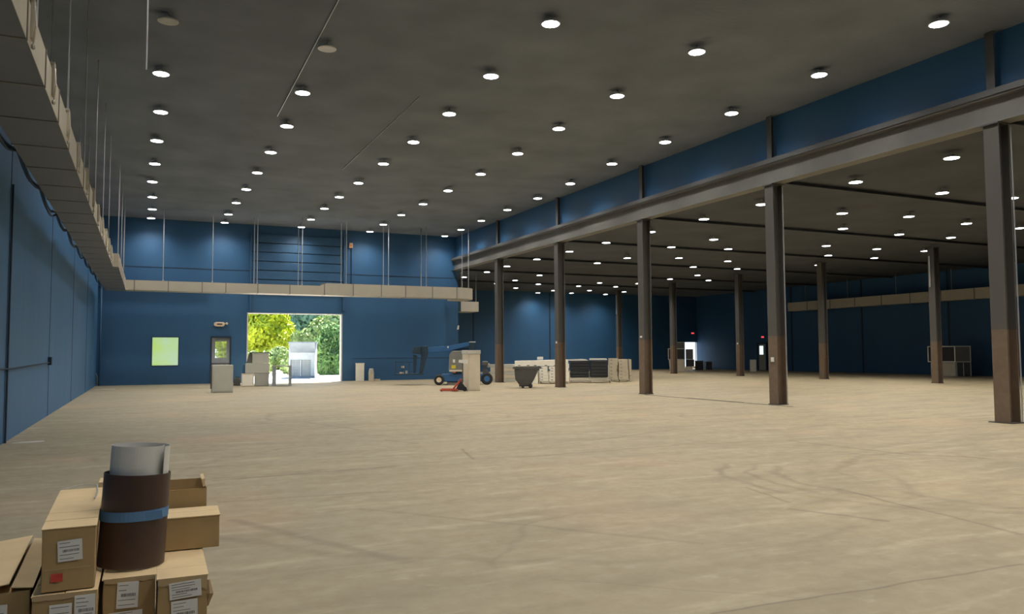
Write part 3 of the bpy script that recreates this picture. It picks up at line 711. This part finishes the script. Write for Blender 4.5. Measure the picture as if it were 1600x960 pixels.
for k in range(n):
    a0, a1 = 2*PI*k/n, 2*PI*(k+1)/n
    for (q, w_) in (((a0, a1), 0),):
        z = lambda a: .235+.0*math.sin(a)+.008*math.cos(a)
        R_ = .1625
        m.quad((R_*math.cos(a0), R_*.94*math.sin(a0), z(a0)), (R_*math.cos(a1), R_*.94*math.sin(a1), z(a1)), (R_*math.cos(a1), R_*.94*math.sin(a1), z(a1)+.05), (R_*math.cos(a0), R_*.94*math.sin(a0), z(a0)+.05))
m.box(.09, .168, -.145, -.141, .225, .268, Matrix.Rotation(-.15, 4, 'Y'))
m.build('blue_tape', M['bluetape'], rb)
rw = thing('sheet_roll', 'white rolled sheet standing taller inside the brown roll', 'roll', (-.051, 4.603, BT+.012), 0, ry=.05)
spiral(.151, .112, 1.3, .0, .605, -.66, .002, ey=.93).build('sheet', M['whitesheet'], rw, smooth=False)

# ------------------------------------------------------------------ clutter near the far wall; each stands where its foot meets the floor
def spot(px, py, maxY=None):
    p = onZ(px, py)
    if maxY and p.y > maxY: p = p*(maxY/p.y); p.z = 0
    s_ = F_PX/((p-Vector((0, 0, EYE))).dot(FW)); return p, s_
FR = -YAW      # yaw that turns a thing's local x along the picture
class Fr:
    # stands where its foot meets the floor; anchor = the pixel of a shared reference foot for things that stand in one row
    def __init__(s, name, label, cat, px, py, group=None, maxY=None, anchor=None, turn=0):
        apx = anchor if anchor else px
        p, sc_ = spot(apx, py, maxY); th = math.atan((apx-800)/F_PX); s.rz = -(YAW+th)+turn
        s.s = sc_; s.sx = sc_/math.cos(th); s.px = px; s.py = py
        o = (px-apx)/s.sx
        s.p = Vector((p.x+o*math.cos(s.rz), p.y+o*math.sin(s.rz), 0))
        s.t = thing(name, label, cat, s.p, s.rz, group)
    def X(s, px): return (px-s.px)/s.sx
    def Z(s, py): return max((s.py-py)/s.s, 0)
    def bx(s, name, m, x0, x1, yt, yb, d0, d1, bevel=0, parent=None):
        return B(s.X(x0), s.X(x1), d0, d1, s.Z(yb), s.Z(yt)).build(name, m, parent or s.t, bevel=bevel)
    def pr(s, name, m, pts, d0, d1, parent=None, bevel=0):
        return MB().prism([(s.X(a), s.Z(b)) for a, b in pts], d0, d1).build(name, m, parent or s.t, bevel=bevel)

f = Fr('metal_cabinet', 'grey metal cabinet standing alone on the floor before the grey door', 'cabinet', 348, 614, turn=.06)
f.bx('body', M['grey'], 331, 364, 571, 614, .02, .7, .01); f.bx('face_panel', M['grey'], 333, 363, 573, 612, 0, .018)
f.bx('side_panel', M['greydark'], 329.5, 330.8, 574, 608, .1, .6)
# stack of grey boxes
grp = 'grey cabinets stacked before the big opening'
f = Fr('metal_cabinet', 'pale square cabinet at the lower left of the grey stack by the opening', 'cabinet', 387, 604, grp, anchor=402)
f.bx('body', M['beige'], 377, 396.5, 584, 604, 0, .7, .01); f.bx('door', M['whitebox'], 378.5, 395, 586, 603, -.02, -.002)
f = Fr('metal_cabinet', 'wide grey cabinet at the lower right of the stack by the opening', 'cabinet', 408, 604, grp, anchor=402)
f.bx('body', M['greymid'], 397.2, 420, 584, 604, 0, .75, .01); f.bx('door', M['greymid'], 399, 418.5, 586, 603, -.02, -.002)
f = Fr('metal_cabinet', 'grey cabinet in the middle tier of the stack by the opening', 'cabinet', 402, 604, grp, anchor=402); f.t.location.z = 0
f.bx('body', M['grey'], 383, 420.5, 568.3, 583.6, 0, .7, .01); f.bx('side_panel', M['bluemetal'], 379, 382.8, 570, 583.6, .05, .6)
f = Fr('metal_cabinet', 'grey cabinet on top of the stack by the opening, dark end', 'cabinet', 405, 604, grp, anchor=402)
f.pr('body', M['grey'], [(394, 567.8), (420, 567.8), (419, 552), (394, 552)], 0, .6, bevel=.01); f.pr('end_panel', M['greydark'], [(384, 567.8), (393.6, 567.8), (393.6, 552), (389, 552)], .05, .6)
f.bx('top_panel', M['greydark'], 388.5, 420, 550.6, 551.8, -.02, .62)
f = Fr('tool_bag', 'small dark bag on the floor left of the grey stack', 'bag', 371, 603)
f.pr('body', M['cartgrey'], [(364.5, 603), (376, 603), (375.5, 593), (371, 590), (366, 592)], 0, .35, bevel=.03); f.pr('handle', M['black'], [(367, 592), (374, 591.5), (373, 589), (368, 589.5)], .1, .16)
# open frame
f = Fr('open_frame', 'empty grey open-sided cabinet frame before the big opening', 'frame', 440, 604)
f.bx('side', M['doorgrey'], 425, 431, 573.5, 603, 0, .6); f.bx('side', M['doorgrey'], 451, 455.5, 573.5, 603, 0, .6)
f.bx('top', M['greymid'], 425, 456, 571.8, 573.3, 0, .6); f.bx('bottom', M['greymid'], 431.2, 450.8, 602, 603.6, 0, .6)
# white box and canister by far wall
f = Fr('white_cabinet', 'small white cabinet against the blue wall right of the opening', 'cabinet', 562, 594, maxY=43.7)
f.bx('body', M['whitebox'], 555.5, 569, 567, 594, 0, .45, .02); f.bx('lid', M['whitebox'], 555, 569.5, 566, 567.2, -.02, .47)
f = Fr('drink_cooler', 'small round dispenser standing on the floor by the white cabinet', 'dispenser', 580, 593, maxY=43.6)
MB().lathe([(.15, 0), (.15, .38), (.17, .42)], 14).build('base', M['beige'], f.t); MB().lathe([(.16, .425), (.13, .62), (.10, .64)], 14).build('tank', M['grey'], f.t)
MB().lathe([(.11, .645), (.11, .70)], 14).build('lid', M['paper'], f.t)
B(.18, .5, .2, .5, 0, .1).build('tray', M['beige'], f.t)
# boom lift
f = Fr('boom_lift', 'blue and grey articulated boom lift parked by the far wall', 'boom lift', 722, 602)
f.bx('chassis', M['liftblue'], 690, 755, 585, 597, .25, 1.35, .03)
f.bx('axle_guard', M['liftgrey'], 698, 750, 598, 600.5, .3, 1.3)
for (x, d) in ((686, 0), (686, 1.25), (761, .05), (761, 1.25)):
    r = .25 if x < 700 else .29
    wl_ = MB().lathe([(r*.86, 0), (r, .05), (r, .25), (r*.86, .3)], 20, (f.X(x), d, r), 'y').build('wheel', M['rubber'], f.t, smooth=False)
    MB().lathe([(r*.5, -.01), (r*.45, .31)], 12, (f.X(x), d, r), 'y').build('rim', M['cream'] if x < 700 else M['liftblue'], wl_)
f.pr('engine_cover', M['liftgrey'], [(701, 580), (745, 580), (745, 550), (741, 548.5), (707, 548.5), (702, 554)], .1, 1.4, bevel=.03)
f.bx('cover_lip', M['beige'], 702, 744, 578.5, 581, .06, 1.3); f.pr('turret', M['liftblue'], [(708, 585), (738, 585), (736, 581), (710, 581)], .4, 1.2)
f.bx('warning_decal', M['yellow'], 705.5, 712, 571, 576, .09, .099); f.bx('decal', M['paper'], 707.5, 711, 562, 567, .09, .099)
f.bx('beacon', M['orange'], 707, 712, 581.5, 583.5, .2, .35)
f.pr('boom', M['liftblue'], [(668, 551), (700, 549), (735, 540), (742, 539), (742, 534.5), (733, 534.5), (700, 540.5), (668, 543)], .55, .8, bevel=.01)
f.pr('lower_boom', M['liftblue'], [(702, 548.3), (707, 548.3), (738, 547), (742, 546), (712, 541.5), (706, 542)], .82, 1.0)
f.pr('boom_hinge', M['liftdark'], [(733, 548.3), (741, 548.3), (743, 535), (733, 535)], .5, .54)
f.bx('hinge_cap', M['paper'], 733.5, 743.5, 533.8, 535.2, .48, .86)
f.bx('decal', M['paper'], 698.8, 700.6, 541, 544, .535, .549)
f.pr('jib', M['liftdark'], [(654, 584), (659, 584), (668, 552), (668, 541), (657, 541), (657, 556)], .5, .9, bevel=.01)
f.pr('control_box', M['liftdark'], [(643, 552), (657, 554), (657, 541), (645, 542)], .35, 1.0, bevel=.02)
f.pr('jib_arm', M['liftdark'], [(645, 583.5), (649, 583.5), (651, 556), (645, 554)], .5, .6)
f.bx('platform', M['liftdark'], 617, 661, 584.2, 586, .1, 1.1)
for x in (618.5, 629, 640): f.bx('guard_rail', M['liftdark'], x-.4, x+.4, 566, 584, .12, .16)
f.bx('guard_rail', M['liftdark'], 617.5, 645, 565.4, 566.2, .12, .16)
f.bx('foot_switch', M['cream'], 624, 630, 581.5, 584, .3, .5); f.bx('foot_switch', M['grey'], 633, 636, 579.5, 584, .3, .5); f.bx('tool_tray', M['cream'], 627, 631, 572, 575, .2, .4)
f = Fr('fuel_cart', 'dark wheeled machine part standing right of the boom lift', 'machine', 758, 601)
f.pr('body', M['cartgrey'], [(754, 600), (764, 600), (764, 584), (760, 577), (754, 577)], 1.6, 2.0); f.bx('hood', M['greydark'], 753, 763, 565.5, 573, 1.5, 2.1, .04)
f.bx('hose_reel', M['greymid'], 761, 766, 569, 576, 1.6, 1.9, .05); f.bx('support', M['liftgrey'], 756, 760, 573, 577, 1.7, 1.9)
# tall pale panel in front of lift
f = Fr('tall_cabinet', 'tall beige cabinet standing in front of the boom lift', 'cabinet', 738, 611)
f.t.rotation_euler[2] = f.rz+.45
B(-.18, .36, 0, .58, 0, 1.50).build('body', M['beige'], f.t, bevel=.01)
B(-.20, .38, -.02, .60, 1.505, 1.66).build('top_cap', M['grey'], f.t, bevel=.01)
B(-.16, .34, -.012, -.002, .04, 1.45).build('face_panel', M['beige'], f.t)
# pallet truck
f = Fr('pallet_truck', 'red pallet truck with white handle before the tall cabinet', 'pallet truck', 718, 612)
for d in (-.05, .45):
    fk = f.pr('fork', M['forkred'], [(687, 610), (690, 608), (716, 608.5), (716, 611), (688, 611)], d, d+.16)
    MB().lathe([(.04, 0), (.04, .1)], 10, (f.X(690), d+.03, .04), 'y').build('roller', M['rubber'], fk)
f.pr('push_frame', M['forkred'], [(706, 609), (710, 608), (722, 594), (719, 592.5)], .1, .45); f.pr('hydraulic_base', M['black'], [(712, 610), (731, 611), (722, 598), (719, 594)], .12, .42, bevel=.02)
f.pr('mast', M['greydark'], [(722, 599), (724, 599), (724, 566), (722, 566)], .22, .28)
f.pr('handle', M['paper'], [(716.5, 567), (731, 569), (731, 563.5), (729, 562.5), (717, 562.8)], .1, .14)
for d in (.15, .35): MB().lathe([(.09, 0), (.09, .06)], 12, (f.X(726), d-.03, .09), 'y').build('wheel', M['rubber'], f.t)
# long low beige boards against wall, behind the columns
f = Fr('board_stack', 'low beige stack of boards behind the farthest beam column', 'boards', 787, 597)
for k in range(5): f.bx('board', M['beige'] if k % 2 else M['grey'], 766+.3*(k % 2), 806-.5*(k % 3), 570+k*5.4, 575.1+k*5.4, 0, 1.2)
# tilt cart
f = Fr('tilt_cart', 'grey plastic tilt cart on small wheels in front of the white cartons', 'cart', 824, 607)
m = MB()
z0, z1 = f.Z(600), f.Z(574.5); xa, xb, xc, xd = f.X(804), f.X(833), f.X(845), f.X(803)
def ring(xl, xr, d0, d1, z): return [(xl, d0, z), (xr, d0, z), (xr, d1, z), (xl, d1, z)]
rs = [ring(f.X(812), f.X(829), .12, .68, f.Z(603)), ring(f.X(805), f.X(835), .05, .75, f.Z(593)), ring(f.X(803.5), f.X(843), 0, .8, z1), ring(f.X(805), f.X(841), .03, .77, z1), ring(f.X(806), f.X(834), .08, .72, f.Z(593)), ring(f.X(813), f.X(828), .15, .65, f.Z(602))]
for r_ in rs: m.v += r_
for k in range(5):
    for j in range(4): m.f.append((4*k+j, 4*k+(j+1) % 4, 4*k+4+(j+1) % 4, 4*k+4+j))
m.f.append((3, 2, 1, 0)); m.f.append((20, 21, 22, 23))
m.build('tub', M['cartgrey'], f.t)
m = MB(); X0, X1, zz = f.X(801), f.X(846), z1
m.box(X0, X1, -.03, .0, zz-.06, zz+.015); m.box(X0, X1, .8, .83, zz-.06, zz+.015); m.box(X0, X0+.05, 0, .8, zz-.06, zz+.015); m.box(X1-.05, X1, 0, .8, zz-.06, zz+.015)
m.build('rim', M['cartgrey'], f.t)
for x in (812, 830): B(f.X(x)-.02, f.X(x)+.02, -.004, .05, f.Z(592), f.Z(577)).build('rib', M['cartgrey'], f.t)
for (x, d) in ((829, .05), (829, .6), (817, .1), (817, .6)): MB().lathe([(.09 if x > 820 else .06, 0), (.09 if x > 820 else .06, .06)], 14, (f.X(x), d, .09 if x > 820 else .06), 'y').build('wheel', M['rubber'], f.t)
f.bx('axle_frame', M['black'], 811, 831, 602.5, 604.5, .12, .66)
# pallets and stacked cartons
def pallet(label, px, x0, x1, py, d0=0, d1=1.1, m_='wood'):
    f = Fr('pallet', label, 'pallet', px, py, 'pallets in the carton row', anchor=895)
    for k in range(5): f_ = B(f.X(x0), f.X(x1), d0+(d1-d0)*k/5, d0+(d1-d0)*(k+.8)/5, .1, .12).build('deck_board', M[m_], f.t)
    for xx in (x0, (x0+x1)/2-1, x1-2): B(f.X(xx), f.X(xx+2), d0, d1, 0, .098).build('stringer', M[m_], f.t)
    return f
def stack(name, cols, base_y, layers, mt, glabel, cat, group, d1=1.0, h0=.125, top=None):
    # cols: list of (x0,x1); rows from the bottom up
    for ci, (x0, x1, yt) in enumerate(cols):
        px = (x0+x1)/2
        ap, s_ = spot(895, base_y); th = math.atan(95/F_PX); rz_ = -(YAW+th); ox = (px-895)*math.cos(th)/s_; fr0 = Vector((ap.x+ox*math.cos(rz_), ap.y+ox*math.sin(rz_), 0)); H_ = (base_y-yt)/s_-h0; hh = H_/layers
        for k in range(layers):
            rr = random.Random(ci*31+k+int(x0)); o = rr.uniform(-.05, .05)
            t = thing(name, '%s, %s, %s layer from the bottom' % (glabel, ('left part', 'middle part', 'right part', 'far right part')[ci] if len(cols) > 1 else 'whole width', ordn[k]), cat, (fr0.x, fr0.y, h0+k*hh+.001), rz_, group)
            w_ = (x1-x0)/2/s_*math.cos(th)
            B(-w_+.01+max(o, 0), w_-.01+min(o, 0), 0+abs(o)*.4, d1, 0, hh-.006).build('body', M[mt], t, bevel=.008)
            m = MB(); m.box(-w_*.6, -w_*.2, abs(o)*.4-.004, abs(o)*.4-.001, hh*.3, hh*.6); m.build('printing', M['inkgrey'], t)
pallet('pale pallet under the white cartons left of the fourth column', 858, 842, 874, 600)
stack('carton', [(806, 841, 573), ], 600, 4, 'whitebox', 'white carton seen above the grey tilt cart', 'carton', 'white cartons behind the cart', h0=.0)
stack('carton', [(842.5, 857, 573), (857.5, 874, 573)], 600, 5, 'whitebox', 'long white carton beside the tilt cart', 'carton', 'white cartons beside the cart')
f = Fr('long_crate', 'long pale crate lying across the tops of the white cartons', 'crate', 838, 600, anchor=895); hz = (600-572.5)/f.s
f.pr('body', M['whitebox'], [(804, 572.6), (874, 572.2), (874, 562.5), (840, 563.5), (804, 564)], .05, 1.0, bevel=.01)
m = MB()
for x in (809, 823, 834, 851, 866): m.box(f.X(x), f.X(x+4), .044, .049, f.Z(572), f.Z(570.8))
m.build('printing', M['ink'], f.t)
f = Fr('carton', 'small white carton sitting on the long pale crate', 'carton', 843.5, 600, anchor=895)
f.bx('body', M['paper'], 839, 848, 557.8, 562.3, .3, .65, .01); B(f.X(842.5), f.X(844.5), .3, .65, f.Z(557.8), f.Z(557.6)).build('tape', M['tape'], f.t)
pallet('pale pallet behind the fourth column under white cartons', 882, 874.5, 889.5, 600)
stack('carton', [(875, 889.5, 562)], 600, 5, 'whitebox', 'white carton right beside the fourth column', 'carton', 'white cartons behind the column')
pallet('pallet with dark runners under the black bundles', 922, 890.5, 955, 598.5, m_='wood')
f = Fr('wrapped_bundle', 'left black-wrapped bundle of boards with ribbed layers', 'bundle', 905, 598.5, anchor=895)
for k in range(6): f.bx('layer', M['black'], 890.5+.4*(k % 2), 920.5, 564.5+k*4.3, 568.4+k*4.3, .0, 1.0, .02)
f.pr('top_sheet', M['whitebox'], [(876, 562.8), (893, 564), (920, 564), (916, 562), (908, 561.5)], .1, 1.0)
f.bx('bottom_sheet', M['whitebox'], 890.5, 920.5, 590.5, 594.3, .05, 1.0)
f = Fr('wrapped_bundle', 'right black-wrapped bundle with a white sheet over its top', 'bundle', 936, 598.5, anchor=895)
f.bx('wrap', M['black'], 921.5, 950, 563.2, 590, -.05, 1.0, .05); f.pr('top_sheet', M['paper'], [(921.5, 563), (949, 563), (948, 560.8), (922, 560.5)], 0, 1.0)
f.bx('bottom_sheet', M['whitebox'], 921.5, 950, 590.3, 594.3, .05, 1.0)
m = MB()
for k in range(4): m.box(f.X(924), f.X(948), -.06, -.051, f.Z(571+k*5), f.Z(570.4+k*5))
m.build('folds', M['greydark'], f.t)
pallet('pale pallet under the beige cartons at the right end of the row', 965, 956, 983, 597)
stack('carton', [(951, 965.5, 560.5), (966, 981, 562)], 597, 6, 'beige', 'beige carton in the right end of the row', 'carton', 'beige cartons at the right end')
f = Fr('pallet_board', 'narrow beige board leaning at the right end of the carton row', 'board', 983, 597, anchor=895)
f.pr('board', M['beige'], [(984, 596), (987, 596), (987, 562.5), (984, 562)], .3, 1.2)
B(f.X(984.2), f.X(986.8), .29, .299, .3, .32).build('strap', M['ink'], f.t)

# ------------------------------------------------------------------ clutter in the low hall
g1 = 'crates stacked near the bright doorway'
f = Fr('framed_crate', 'dark open crate with pale edges, stacked left of the bright doorway', 'crate', 1057, 581, g1, anchor=1062)
f.bx('body', M['black'], 1045.5, 1070, 546, 561.5, .02, .9)
m = MB()
for (a1, a2, b1, b2_) in ((1044, 1071, 544.7, 546), (1044, 1071, 561.3, 562.6), (1044, 1045.4, 546, 561.3), (1069.6, 1071, 546, 561.3)): m.box(f.X(a1), f.X(a2), -.03, .05, f.Z(b2_), f.Z(b1))
m.build('edge_frame', M['grey'], f.t)
f = Fr('crate', 'pale crate under the dark framed crate left of the bright doorway', 'crate', 1058, 581, g1, anchor=1062)
f.pr('body', M['beige'], [(1047, 580.5), (1070, 580.5), (1070, 563), (1045.5, 563)], 0, .9, bevel=.01); f.bx('base', M['wood'], 1042, 1071, 580.2, 581, -.1, .9)
f = Fr('crate', 'dark square crate right of the framed crate, before the doorway', 'crate', 1078, 581, g1, anchor=1062)
f.bx('body', M['greydark'], 1071.8, 1083.5, 546, 562, .1, .9, .01); f.bx('lower_body', M['black'], 1071.8, 1085, 562.2, 573, .1, .9); f.bx('pallet_base', M['beige'], 1071.5, 1082, 573.3, 579.5, .1, .9)
f = Fr('carton', 'small dark carton on top of the framed crate by the doorway', 'carton', 1062, 581, g1, anchor=1062)
f.bx('body', M['greydark'], 1056.5, 1070, 535.5, 544.4, .1, .7, .01); f.bx('lid', M['grey'], 1056, 1070.3, 534.7, 535.4, .08, .72)
f = Fr('black_bin', 'low black bin in front of the bright doorway', 'bin', 1093, 579, anchor=1100)
f.bx('body', M['black'], 1086, 1099, 565, 578.5, 0, .8, .02); f.bx('lid', M['greydark'], 1085.5, 1099.5, 564, 565, -.02, .82)
f = Fr('black_bin', 'low black bin right of a pale post, beyond the doorway', 'bin', 1107, 579, anchor=1100)
f.bx('body', M['black'], 1103, 1113, 566, 578, 0, .8, .02); f.bx('lid', M['greydark'], 1102.7, 1113.3, 565.2, 565.9, -.02, .82)
f = Fr('floor_post', 'short pale post standing between the two black bins', 'post', 1100.8, 579, anchor=1100)
f.bx('post', M['grey'], 1099.8, 1102, 565.5, 578.5, .1, .25); f.bx('cap', M['grey'], 1099.6, 1102.2, 565, 565.5, .08, .27)
f = Fr('white_cabinet', 'small white cabinet standing alone left of the narrow right-wall door', 'cabinet', 1177.5, 581)
f.bx('body', M['whitebox'], 1172, 1182, 562.5, 581, 0, .6, .01)
for k in range(2): f.bx('drawer', M['whitebox'], 1172.5, 1181.5, 563.4+k*8.7, 571.4+k*8.7, -.03, -.002)
g2 = 'crates stacked by the right wall'
f = Fr('framed_crate', 'black open crate with white edges, upper left of the right-wall stack', 'crate', 1472, 588.5, g2, anchor=1485)
f.bx('body', M['black'], 1452, 1492.5, 542.3, 565, .02, 1.1)
m = MB()
for (a1, a2, b1, b2_) in ((1450, 1494, 541, 542.5), (1450, 1494, 564.8, 566.3), (1450, 1451.8, 542.5, 564.8), (1492.3, 1494, 542.5, 564.8)): m.box(f.X(a1), f.X(a2), -.03, .05, f.Z(b2_), f.Z(b1))
m.build('edge_frame', M['whitebox'], f.t)
f = Fr('framed_crate', 'grey panelled crate, upper right of the right-wall stack', 'crate', 1506, 588.5, g2, anchor=1485)
f.bx('body', M['greydark'], 1495, 1516.5, 542.5, 565, .02, 1.1)
m = MB()
for (a1, a2, b1, b2_) in ((1494.6, 1518, 541, 542.3), (1494.6, 1518, 565.1, 566.3), (1516.6, 1518, 542.3, 565.1)): m.box(f.X(a1), f.X(a2), -.03, .05, f.Z(b2_), f.Z(b1))
m.build('edge_frame', M['grey'], f.t)
f = Fr('crate', 'pale crate at the lower left of the right-wall stack', 'crate', 1474, 588.5, g2, anchor=1485)
f.bx('body', M['grey'], 1454.5, 1494, 566.8, 588.5, 0, 1.1, .01); f.bx('face_panel', M['beige'], 1458, 1492, 568.5, 587, -.012, -.002)
f = Fr('crate', 'dark two-bay crate at the lower right of the right-wall stack', 'crate', 1506, 588.5, g2, anchor=1485)
f.bx('body', M['black'], 1494.8, 1517, 566.8, 588, .05, 1.1)
for x in (1494.8, 1505.3, 1516.5): f.bx('upright', M['greymid'], x, x+1.2, 567, 588.4, 0, .045)

# ------------------------------------------------------------------ outdoors through the opening
struct(B(-12, 30, WY+.3, 62, -.12, -.03).build('ground', M['ground']))
struct(B(-40, 16.4, 62, 110, -.2, -.05).build('ground', M['asphalt']))
def leaves(name, label, centre, blobs, n, size, m_, seed, trunk=True, group='trees and bushes outside the opening', cat='tree'):
    rr = random.Random(seed)
    t = thing(name, label, cat, centre, 0, group)
    m = MB()
    for _ in range(n):
        bx_, by_, bz, r_ = rr.choice(blobs)
        d = Vector((rr.gauss(0, 1), rr.gauss(0, 1), rr.gauss(0, 1))).normalized()
        rad = r_*rr.uniform(.72, 1.05)
        p = Vector((bx_, by_, bz))+d*rad
        if p.z < .05: continue
        u_ = Vector((rr.gauss(0, 1), rr.gauss(0, 1), rr.gauss(0, 1))).normalized(); v_ = u_.cross(d+Vector((.01, .02, .3))).normalized()
        s_ = size*rr.uniform(.6, 1.3); dd = (d*.4+u_*.6).normalized()*s_*.35
        m.quad(p-u_*s_, p-v_*s_*.5+dd, p+u_*s_, p+v_*s_*.5+dd)
    m.build('foliage', m_, t)
    if trunk:
        m = MB()
        top = max(b[2] for b in blobs)
        m.tube([(0, 0, 0), (.1, 0, top*.4), (0, .1, top*.8)], [.22, .16, .06], 8)
        for b_ in blobs[:4]: m.tube([(.05, 0, top*.35), (b_[0]*.6, b_[1]*.6, b_[2]*.9)], [.09, .03], 6)
        m.build('trunk', M['trunk'], t)
    return t
def P(px, py, Y): q = onY(px, py, Y); return q
def blobset(pts, Y, base, depth=1.0, seed=0):
    rr = random.Random(seed); out = []
    for (px, py, rpx) in pts:
        q = onY(px, py, Y); s_ = F_PX/((q-Vector((0, 0, EYE))).dot(FW)); out.append((q.x-base.x, rr.uniform(-depth, depth), q.z, rpx/s_))
    return out
def tree(label, px, Y, pts, n, size, m_, seed, cat='tree', name='leafy_tree', trunk=True):
    q = onY(px, 590, Y); base = Vector((q.x, Y, -.05)); leaves(name, label, base, blobset(pts, Y, base, seed=seed), n, size, m_, seed, trunk, cat=cat)
tree('tall yellow-green tree at the left of the big opening', 412, 68, [(400, 515, 22), (430, 500, 22), (405, 545, 22), (435, 535, 20), (415, 480, 26), (390, 490, 20), (445, 515, 14)], 6500, .30, M['leafy'], 1)
tree('low pale green bush behind the grey stack in the opening', 432, 60, [(420, 565, 16), (440, 555, 14), (448, 570, 12), (405, 572, 14), (395, 560, 12)], 4000, .18, M['leafp'], 2, 'bush', 'leafy_bush', False)
tree('big green leafy bush filling the right of the opening', 515, 60, [(515, 560, 18), (530, 545, 18), (505, 540, 16), (520, 525, 20), (540, 570, 16), (505, 575, 12), (528, 575, 14), (542, 530, 16)], 8000, .17, M['leafg'], 3, 'bush', 'leafy_bush', False)
tree('yellow-topped tree behind the white shed, right of centre in the opening', 505, 66, [(500, 515, 18), (520, 505, 18), (535, 500, 16), (480, 530, 16), (463, 528, 9), (490, 545, 16), (545, 515, 14)], 5500, .24, M['leafp'], 4)
tree('hazy blue-green tree far behind, in the middle of the opening', 465, 84, [(455, 500, 22), (475, 490, 24), (490, 510, 22), (455, 530, 20), (440, 480, 20), (510, 485, 26), (470, 550, 20), (535, 490, 20)], 6000, .38, M['leafb'], 5)
tree('distant yellow-green tree at the far left of the opening', 385, 86, [(380, 500, 30), (370, 540, 30), (400, 560, 26), (350, 520, 26), (430, 560, 24)], 5000, .4, M['leafy'], 6)
tree('distant green tree at the far right behind the bush', 545, 84, [(545, 520, 28), (560, 550, 26), (530, 560, 26), (570, 510, 24), (500, 560, 20)], 5000, .38, M['leafg'], 7)
# white shed with sloping awning front and lattice windows
q0 = onY(451, 583, 52.5); q1 = onY(497, 583, 52.5); zt = onY(470, 527, 52.5).z
sw = q1.x-q0.x
sh = thing('white_shed', 'white shed with grey sloped awning and lattice windows outside the opening', 'shed', (q0.x, 52.5, -.03), -.20)
sc = sw/46.0
def SX(px): return (px-451)*sc
def SZ(py): return (583-py)*sc
MB().box(SX(451), SX(453.5), 0, 3.0, 0, SZ(527.5)).build('side_wall', M['outwhite'], sh)
MB().prism([(-.9, 0), (3.0, 0), (3.0, SZ(527.5)), (0.0, SZ(527.5)), (-.9, SZ(560))], SX(491), SX(493.5), 'x').build('side_wall', M['outwhite'], sh)
MB().box(SX(453.5), SX(491), 2.9, 3.0, 0, SZ(527.5)).build('rear_wall', M['outwhite'], sh)
MB().box(SX(450), SX(495), -.9, 3.1, SZ(527.5), SZ(526)).build('roof', M['outgrey'], sh)
MB().prism([(-.85, SZ(527.6)), (-.05, SZ(543)), (.02, SZ(543)), (-.75, SZ(527.6))], SX(453.5), SX(491), 'x').build('awning', M['outgrey'], sh)
MB().box(SX(453.5), SX(491), .02, .12, SZ(553), SZ(543)).build('front_wall', M['outwhite'], sh)
MB().box(SX(453.5), SX(491), -.05, .15, 0, SZ(580)).build('sill', M['outgrey'], sh)
for (a1, a2) in ((454, 468), (470.5, 484.5)):
    wf = MB(); wf.box(SX(a1)-.03, SX(a2)+.03, .03, .09, SZ(554.2), SZ(553.2)); wf.box(SX(a2), SX(a2)+.08, .03, .09, SZ(580), SZ(554.3))
    wo = wf.build('window', M['outwhite'], sh)
    MB().box(SX(a1), SX(a2), .10, .12, SZ(580), SZ(554.3)).build('pane', M['greymid'], wo)
    lt = MB()
    for k in range(1, 6): x = SX(a1+(a2-a1)*k/6); lt.box(x-.015, x+.015, .06, .08, SZ(580), SZ(554.3))
    for k in range(1, 8): z = SZ(580-25.7*k/8); lt.box(SX(a1), SX(a2), .06, .08, z-.012, z+.012)
    lt.build('lattice', M['outwhite'], wo)
MB().box(SX(486), SX(491), .02, .12, 0, SZ(553)).build('corner_panel', M['outwhite'], sh)
